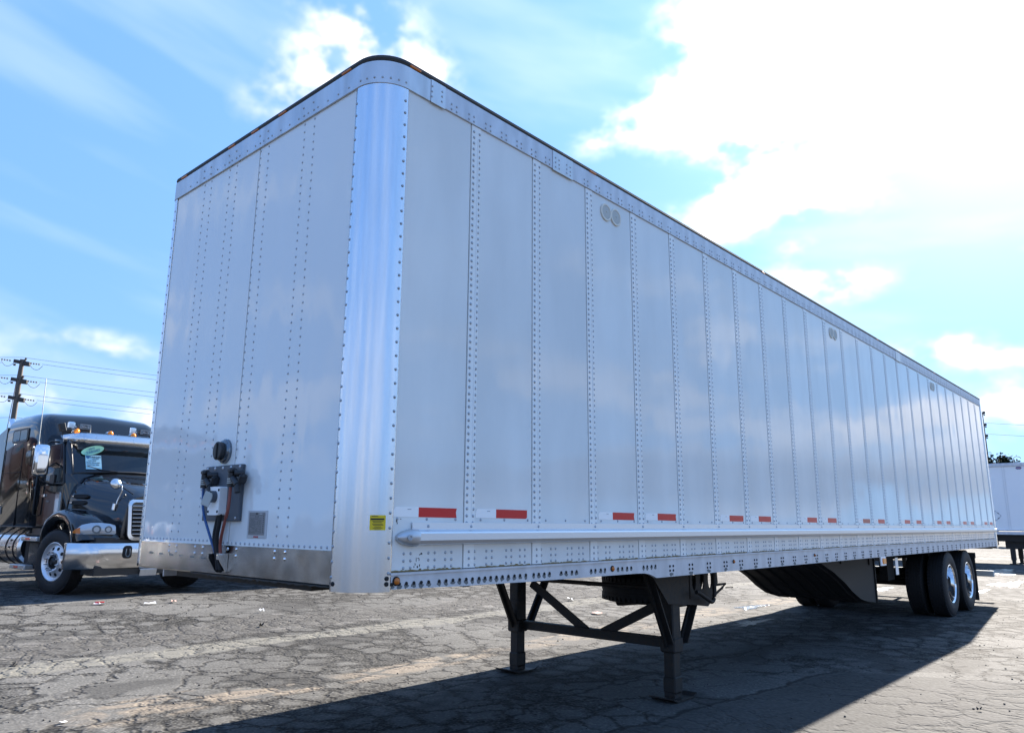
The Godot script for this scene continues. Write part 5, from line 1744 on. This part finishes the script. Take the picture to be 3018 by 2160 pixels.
		cyl(s, Vector3(-3.3, 1.0, sd * 0.98), Vector3(-3.3, 2.95, sd * 0.98), 0.065, 16)
		tube(s, [Vector3(-3.3, 2.9, sd * 0.98), Vector3(-3.32, 3.05, sd * 0.98), Vector3(-3.40, 3.12, sd * 0.98)], 0.066, 16)
		part("exhaust_stack", s, M.chrome, T)
	s = S()
	loft(s, [[Vector3(-3.08, 2.9, -1.0), Vector3(-3.08, 3.16, -0.8), Vector3(-3.08, 3.2, 0), Vector3(-3.08, 3.16, 0.8), Vector3(-3.08, 2.9, 1.0)], [Vector3(-3.5, 2.85, -1.0), Vector3(-3.5, 3.06, -0.8), Vector3(-3.5, 3.1, 0), Vector3(-3.5, 3.06, 0.8), Vector3(-3.5, 2.85, 1.0)]], true, true, true, false)
	part("roof_fairing", s, M.black_paint, T)
	s = S()
	cyl(s, Vector3(-0.62, 2.44, 1.36), Vector3(-0.68, 3.62, 1.36), 0.007, 6)
	cyl(s, Vector3(-0.62, 2.40, 1.36), Vector3(-0.622, 2.50, 1.36), 0.014, 8)
	part("antenna", s, M.vent_grey, T)
	# wiper-side roof deflector, side board under the visor
	s = S()
	box(s, Vector3(-0.75, 2.80, 0.98), Vector3(0.10, 0.15, 0.09), Basis(Vector3(1, 0, 0), 0.3), 0.006); bar(s, Vector3(-0.9, 2.72, 0.92), Vector3(-0.5, 2.76, 0.6), 0.03, 0.10)
	part("roof_bracket", s, M.black_plastic, T)
	# chassis and wheels
	s = S()
	for z in [-0.43, 0.43]: box(s, Vector3(-2.9, 0.85, z), Vector3(7.6, 0.25, 0.08))
	box(s, Vector3(-0.2, 0.75, 0), Vector3(1.6, 0.5, 0.8)); box(s, Vector3(0.06, 0.50, 0), Vector3(0.14, 0.14, 1.8)); box(s, Vector3(-5.4, 1.08, 0), Vector3(1.2, 0.08, 0.9))
	part("chassis", s, M.hole_dark, T)
	for sd in [-1, 1]:
		var pivot := Node3D.new()
		pivot.name = "front_hub" if sd < 0 else "front_hub_001"
		T.add_child(pivot)
		pivot.position = Vector3(0.06, 0.516, sd * 1.03)
		pivot.rotation.y = 0.22
		var hold := pivot
		wheel(hold, Vector3.ZERO, sd, true)
		# bring the wheel and its pieces up under the truck itself
		for c in hold.get_children():
			var tr: Transform3D = pivot.transform * c.transform
			hold.remove_child(c)
			c.name = "front_wheel" if sd < 0 else "front_wheel_001"
			T.add_child(c)
			c.transform = tr
		T.remove_child(pivot)
		pivot.free()
		for xx in [-4.9, -6.2]:
			wheel(T, Vector3(xx, 0.516, sd * 0.95), sd, false, false)
	return T

func build_trucks() -> void:
	var T := make_truck()
	var row := [[6.95, 0, "black sleeper semi truck parked next in the row, hidden behind the long trailer's front half"], [10.4, 0, "black semi truck at the right end of the row, hidden behind the long trailer's middle"], [-0.75, 1, "maroon sleeper semi truck parked on the left of the black one, outside the picture"], [-4.6, 0, "black sleeper semi truck at the far left end of the row, outside the picture"]]
	T.set_meta("group", "semi trucks parked in a row")
	for q in row:
		var c: Node3D = T.duplicate()
		c.name = numbered("semi_truck")
		add_child(c)
		c.position.x = q[0]
		c.position.z = -11.033 + (0.0 if q[0] > 0 else (-4.4 if q[1] == 1 else -0.5))
		c.position.y = gh(c.position.x, c.position.z)
		c.set_meta("label", q[2])
		if q[1] == 1:
			for m in c.find_children("*", "MeshInstance3D", true, false):
				if m.material_override == M.black_paint: m.material_override = M.maroon_paint

# ---------------------------------------------------------------- poles and wires
func sag(a: Vector3, b: Vector3, d: float, n := 14) -> Array:
	var out := []
	for i in n + 1:
		var f := float(i) / n
		out.append(a.lerp(b, f) - Vector3(0, d * 4.0 * f * (1.0 - f), 0))
	return out

func make_pole(label: String, top: Vector3, foot: Vector3, arms: Array, along: Vector3, loops := true) -> void:
	var P := thing("utility_pole", label, "utility pole", foot, 0.0, "poles of the power line")
	var s := S()
	cyl(s, Vector3.ZERO, top - foot, 0.24, 14, 0.15)
	part("shaft", s, M.wood_pole, P)
	var side := along.cross(Vector3.UP).normalized()
	for a in arms:
		var c: Vector3 = a - foot
		s = S()
		box(s, c, Vector3(1.15, 0.26, 0.22), Basis(along, Vector3.UP, along.cross(Vector3.UP)) * Basis(Vector3(0, 0, 1), -0.05), 0.02)
		box(s, c + along * 0.33 + Vector3(0, -0.16, 0), Vector3(0.5, 0.12, 0.2), Basis(along, Vector3.UP, along.cross(Vector3.UP)), 0.02)
		bar(s, c + along * 0.1 + Vector3(0, -0.1, 0), c + along * 0.26 + Vector3(0, 0.36, 0), 0.1, 0.1)
		bar(s, c + side * 0.3 + Vector3(0, 0.05, 0), c - side * 0.3 + Vector3(0, 0.05, 0), 0.08, 0.08)
		var arm := part("crossarm", s, M.pole_dark, P)
		s = S()
		for q in [-1, 1] if loops else []:
			for k in 4: cyl(s, c + along * (q * (0.72 + k * 0.19)) + side * 0.18, c + along * (q * (0.80 + k * 0.19)) + side * 0.18, 0.055, 10)
		cyl(s, c - along * 0.5 + Vector3(0, -0.30, 0), c - along * 0.5 + Vector3(0, -0.18, 0), 0.09, 10)
		part("insulator", s, M.pole_dark, arm)
		s = S()
		if not loops: continue
		for q in [-1, 1]: tube(s, curve([c + along * (q * 0.55) - Vector3(0, 0.08, 0), c + along * (q * 0.85) - Vector3(0, 0.36, 0), c + along * (q * 1.2) - Vector3(0, 0.38, 0), c + along * (q * 1.5) + Vector3(0, -0.05, 0)], 4), 0.016, 5)
		part("jumper_wire", s, M.wire, arm)

func build_poles() -> void:
	var lt := Vector3(13.60, 12.95, -59.72); var lf := Vector3(14.15, 0.0, -62.3)
	var dirn := Vector3(98.0 - 13.6, 0, -13.4 + 59.7).normalized()
	var la := []
	for y in [12.72, 11.42, 10.10]: la.append(lf.lerp(lt, y / 12.95))
	make_pole("leaning wooden utility pole with three crossarms above the black truck on the left", lt, lf, la, Vector3(0.72, -0.12, 0.69).normalized())
	var rt := Vector3(96.05, 14.1, -13.5); var rf := Vector3(96.3, 0.0, -13.5)
	var rr := []
	for y in [13.95, 12.6, 11.35]: rr.append(rf.lerp(rt, y / 14.1))
	make_pole("dark utility pole rising just behind the rear edge of the long trailer", rt, rf, rr, Vector3(0.75, 0, -0.66).normalized(), false)
	var names := ["upper", "middle", "lower"]
	for k in 3:
		for j in 2:
			var a: Vector3 = la[k] + (Vector3(0.0, 0.38, 0.0) if j else Vector3(1.05, -0.10, 0.95))
			var b: Vector3 = rr[k] + (Vector3(0.0, 0.30, 0.0) if j else Vector3(-1.0, -0.05, -0.9))
			var s := S()
			tube(s, sag(a, b, 2.4, 24), 0.012, 5)
			var o := part("power_wire", s, M.wire, self)
			tag(o, "%s wire %s the crossarms, running from the leaning pole to the pole behind the trailer" % [names[k], "over" if j else "at"], "power line", "wires of the power line")
			s = S()
			var a2: Vector3 = la[k] + (Vector3(0.0, 0.38, 0.0) if j else Vector3(-1.0, -0.05, -0.9))
			tube(s, sag(a2, a2 + Vector3(-30.0, 0.9, -30.0) + Vector3(0, 0.5, 0), 0.6, 10), 0.012, 5)
			o = part("power_wire", s, M.wire, self)
			tag(o, "%s wire %s the crossarms, leaving the leaning pole to the left" % [names[k], "over" if j else "at"], "power line", "wires of the power line")
		var s2 := S()
		var a3: Vector3 = rr[k] + Vector3(0, 0.30, 0)
		tube(s2, sag(a3, a3 + Vector3(60, 0.2, 68), 1.3, 16), 0.022, 5)
		var o2 := part("power_wire", s2, M.wire, self)
		tag(o2, "%s wire crossing the bright sky right of the long trailer's rear edge" % names[k], "power line", "wires of the power line")
	var s3 := S()
	tube(s3, [Vector3(13.50, 12.62, -59.86), Vector3(13.61, 8.55, -61.0), Vector3(13.7, 0.0, -63.4)], 0.025, 5)
	var o3 := part("guy_wire", s3, M.wire, self)
	tag(o3, "straight cable running down the left side of the leaning pole", "cable")
	s3 = S()
	tube(s3, sag(Vector3(13.83, 8.75, -60.7), Vector3(-16.0, 9.3, -90.0), 0.5, 10), 0.012, 5)
	tube(s3, sag(Vector3(13.83, 8.75, -60.7), Vector3(96.3, 9.0, -13.5), 1.6, 20), 0.012, 5)
	o3 = part("power_wire", s3, M.wire, self)
	tag(o3, "lowest single wire passing the leaning pole just above the truck's roof", "power line", "wires of the power line")
	# bent pole behind the far trailer
	s3 = S()
	tube(s3, curve([Vector3(55.1, 0, -5.1), Vector3(55.08, 3.0, -5.12), Vector3(55.04, 5.45, -5.13), Vector3(55.05, 5.72, -5.10), Vector3(55.13, 5.83, -4.98), Vector3(55.27, 5.80, -4.82), Vector3(55.33, 5.70, -4.76)], 5), 0.022, 7)
	o3 = part("bent_pole", s3, M.vent_grey, self)
	tag(o3, "thin bent pole with a curled top sticking up over the far white trailer", "pole")

# ---------------------------------------------------------------- tree
func build_tree() -> void:
	var c := Vector3(68.2, 0.0, -8.9)
	var T := thing("leafy_tree", "dark rounded tree showing over the far white trailer beside the utility pole", "tree", c)
	var s := S()
	tube(s, [Vector3(0, 0, 0), Vector3(0.1, 1.5, 0), Vector3(0.0, 3.2, 0.1)], 0.22, 10)
	for k in 7:
		var a := TAU * k / 7.0
		tube(s, [Vector3(0, 2.0 + 0.2 * k, 0), Vector3(cos(a) * 0.8, 3.4 + 0.2 * k, sin(a) * 0.8), Vector3(cos(a) * 1.5, 4.4 + 0.15 * k, sin(a) * 1.5)], 0.06, 6)
	part("trunk", s, M.bark, T)
	var leaf := S()
	leaf.set_smooth_group(-1)
	for v in [Vector3(0, 0, 0), Vector3(0.45, 0.35, 0.05), Vector3(1, 0, 0), Vector3(0, 0, 0), Vector3(1, 0, 0), Vector3(0.45, -0.35, 0.05)]: leaf.add_vertex(v)
	leaf.generate_normals()
	var xf := []
	var clumps := []
	for k in 42:
		var d := Vector3(rng.randfn(), rng.randfn() * 0.8, rng.randfn()).normalized() * pow(rng.randf(), 0.4)
		clumps.append([Vector3(d.x * 2.0, 5.5 + d.y * 1.95, d.z * 2.0), rng.randf_range(0.3, 0.65)])
	for q in clumps:
		for j in 260:
			var p: Vector3 = q[0] + Vector3(rng.randfn(), rng.randfn(), rng.randfn()) * q[1] * 0.55
			var b := Basis.from_euler(Vector3(rng.randf() * TAU, rng.randf() * TAU, rng.randf() * TAU)).scaled(Vector3.ONE * rng.randf_range(0.14, 0.28))
			xf.append(Transform3D(b, p))
	stuff("crown", leaf.commit(), xf, M.leaf, T)

# ---------------------------------------------------------------- things lying about
func scrap(called: String, label: String, cat: String, x: float, z: float, w: float, d: float, m: Material, group := "", lift := 0.012) -> Node3D:
	var s := S()
	var r0 := []; var r1 := []
	var n := 9
	for k in n:
		var a := TAU * k / n
		var r := rng.randf_range(0.7, 1.0)
		var h := rng.randf_range(0.0, lift)
		r0.append(Vector3(cos(a) * w / 2 * r, h, sin(a) * d / 2 * r)); r1.append(Vector3(cos(a) * w / 2 * r, h + 0.003, sin(a) * d / 2 * r))
	loft(s, [r0, r1], true, true, true, false)
	var o := part(called, s, m, self)
	o.position = Vector3(x, gh(x, z) + 0.006, z)
	o.rotation.y = rng.randf() * TAU
	tag(o, label, cat, group)
	return o

func build_litter() -> void:
	var wr := scrap("food_wrapper", "white wrapper with a red fold lying in front of the black truck's wheel", "wrapper", 2.15, -9.0, 0.2, 0.10, M.paper_white, "litter on the asphalt", 0.05)
	var s := S()
	box(s, Vector3(0.0, 0.035, 0), Vector3(0.12, 0.012, 0.03), Basis(Vector3(0, 1, 0), 0.3))
	part("red_fold", s, M.tape_red, wr)
	scrap("paper_scrap", "white paper scrap in front of the chrome bumper's left end", "paper", 2.72, -8.65, 0.2, 0.08, M.paper_white, "litter on the asphalt", 0.04)
	scrap("paper_scrap", "beige paper scrap lying beside a dark twig before the chrome bumper", "paper", 3.1, -8.7, 0.14, 0.09, M.paper_pink, "litter on the asphalt", 0.04)
	scrap("rubber_scrap", "black rubber strip on open asphalt left of the trailer's nose", "debris", 2.43, -7.3, 0.16, 0.05, M.debris_dark, "litter on the asphalt", 0.03)
	scrap("paper_scrap", "small white paper scrap on open asphalt below the trailer's front plate", "paper", 3.72, -7.2, 0.10, 0.07, M.paper_white, "litter on the asphalt", 0.06)
	scrap("rubber_scrap", "black lump beside a tan stain below the trailer's front plate", "debris", 3.15, -6.2, 0.09, 0.08, M.debris_dark, "litter on the asphalt", 0.07)
	scrap("paper_scrap", "tiny white paper scrap near the left edge of the sunny foreground", "paper", -0.13, -3.25, 0.06, 0.05, M.paper_white, "litter on the asphalt", 0.01)
	scrap("rubber_scrap", "black scrap on the cracked asphalt at the left edge", "debris", 0.19, -5.6, 0.10, 0.06, M.debris_dark, "litter on the asphalt", 0.03)
	scrap("paper_scrap", "white paper scrap seen between the two landing legs", "paper", 9.0, -5.6, 0.16, 0.1, M.paper_white, "litter on the asphalt", 0.05)
	scrap("dry_leaf", "pinkish crumpled leaf seen between the landing legs", "leaf", 8.0, -4.3, 0.24, 0.17, M.paper_pink, "litter on the asphalt", 0.05)
	scrap("dry_leaf", "brown dry leaf behind the landing legs, furthest from the camera", "leaf", 11.4, -6.9, 0.16, 0.1, M.leaf_dry, "litter on the asphalt", 0.05)
	scrap("paper_scrap", "white paper scrap under the trailer's near corner post", "paper", 7.2, -8.4, 0.3, 0.12, M.paper_white, "litter on the asphalt", 0.05)
	scrap("paper_scrap", "white paper scrap in the shade just left of the far landing leg", "paper", 10.1, -8.9, 0.34, 0.2, M.paper_white, "litter on the asphalt", 0.07)
	scrap("rubber_scrap", "black scrap on the sunny asphalt at the lower right", "debris", 5.0, 1.6, 0.05, 0.05, M.debris_dark, "litter on the asphalt", 0.03)
	scrap("rubber_scrap", "black scrap on the sunny asphalt behind the rear wheels on the right", "debris", 18.5, -1.2, 0.34, 0.1, M.debris_dark, "litter on the asphalt", 0.03)
	for k in 5:
		s = S()
		var p: Vector3 = [Vector3(13.0, 0, -6.9), Vector3(14.3, 0, -5.0), Vector3(13.6, 0, -6.0), Vector3(12.6, 0, -5.2), Vector3(15.6, 0, -7.2)][k]
		var a := rng.randf() * TAU
		tube(s, [Vector3.ZERO, Vector3(cos(a) * 0.12, 0.02, sin(a) * 0.12), Vector3(cos(a + 0.3) * 0.28, 0.008, sin(a + 0.3) * 0.28)], 0.012, 5)
		var o := part("twig", s, M.debris_dark, self)
		o.position = p + Vector3(0, gh(p.x, p.z) + 0.012, 0)
		tag(o, "short dark twig %s of the sunny asphalt left of the fairing" % ["on the left edge", "on the right edge", "in the middle", "at the front", "at the back"][k], "twig", "twigs on the asphalt")
	# loose stones
	var st := S()
	lathe(st, [Vector2(0.4, -0.4), Vector2(1.0, -0.1), Vector2(0.8, 0.4), Vector2(0.3, 0.6)], Transform3D(Basis().scaled(Vector3(1, 1, 0.75)), Vector3.ZERO), 6, true, true)
	st.generate_normals()
	var xf := []
	for k in 2600:
		var x := rng.randf_range(-3.0, 16.0)
		var z := rng.randf_range(-9.5, 2.6)
		var r := 0.004 + 0.009 * pow(rng.randf(), 3.0)
		xf.append(Transform3D(Basis(Vector3.UP, rng.randf() * TAU).scaled(Vector3.ONE * r), Vector3(x, gh(x, z) + r * 0.4, z)))
	var g := stuff("gravel", st.commit(), xf, M.stone, self)
	g.name = "gravel"
	tag(g, "small loose stones scattered over the asphalt", "gravel", "", "stuff")
	# damp patch under the fairing
	for q in [["dark damp patch with a sheen on the shaded asphalt under the trailer's fairing", 8.9, -2.1, 0.7, 0.16], ["wet bright patch on the asphalt under the distant white trailer", 26.8, -2.0, 2.2, 0.9], ["wet bright streak on the sunny asphalt right of the long trailer's bumper", 21.0, -0.7, 1.5, 0.35], ["small wet streak on the sunny asphalt just behind the rear mud flap", 17.9, -0.75, 0.8, 0.16], ["wet streak seen between the fairing and the rear wheels", 16.9, -2.6, 0.9, 0.3], ["small damp patch on the sunny asphalt left of the fairing's shadow", 11.0, -3.05, 0.7, 0.2]]:
		s = S()
		s.set_smooth_group(-1)
		var mid := Vector3(q[1], gh(q[1], q[2]) + 0.005, q[2])
		var n := 64
		var ring := []
		for k in n:
			var a := TAU * k / n
			var r := 0.75 + 0.25 * sin(a * 3.0 + 1.0) + rng.randf_range(-0.38, 0.22)
			ring.append(mid + Vector3(cos(a) * q[3] * r, 0, sin(a) * q[4] * r))
		for k in n:
			s.add_vertex(mid); s.add_vertex(ring[k]); s.add_vertex(ring[(k + 1) % n])
		var o := part("puddle", s, M.wet_asphalt if q[1] < 9.0 else M.wet_sheen, self)
		tag(o, q[0], "puddle", "", "structure")
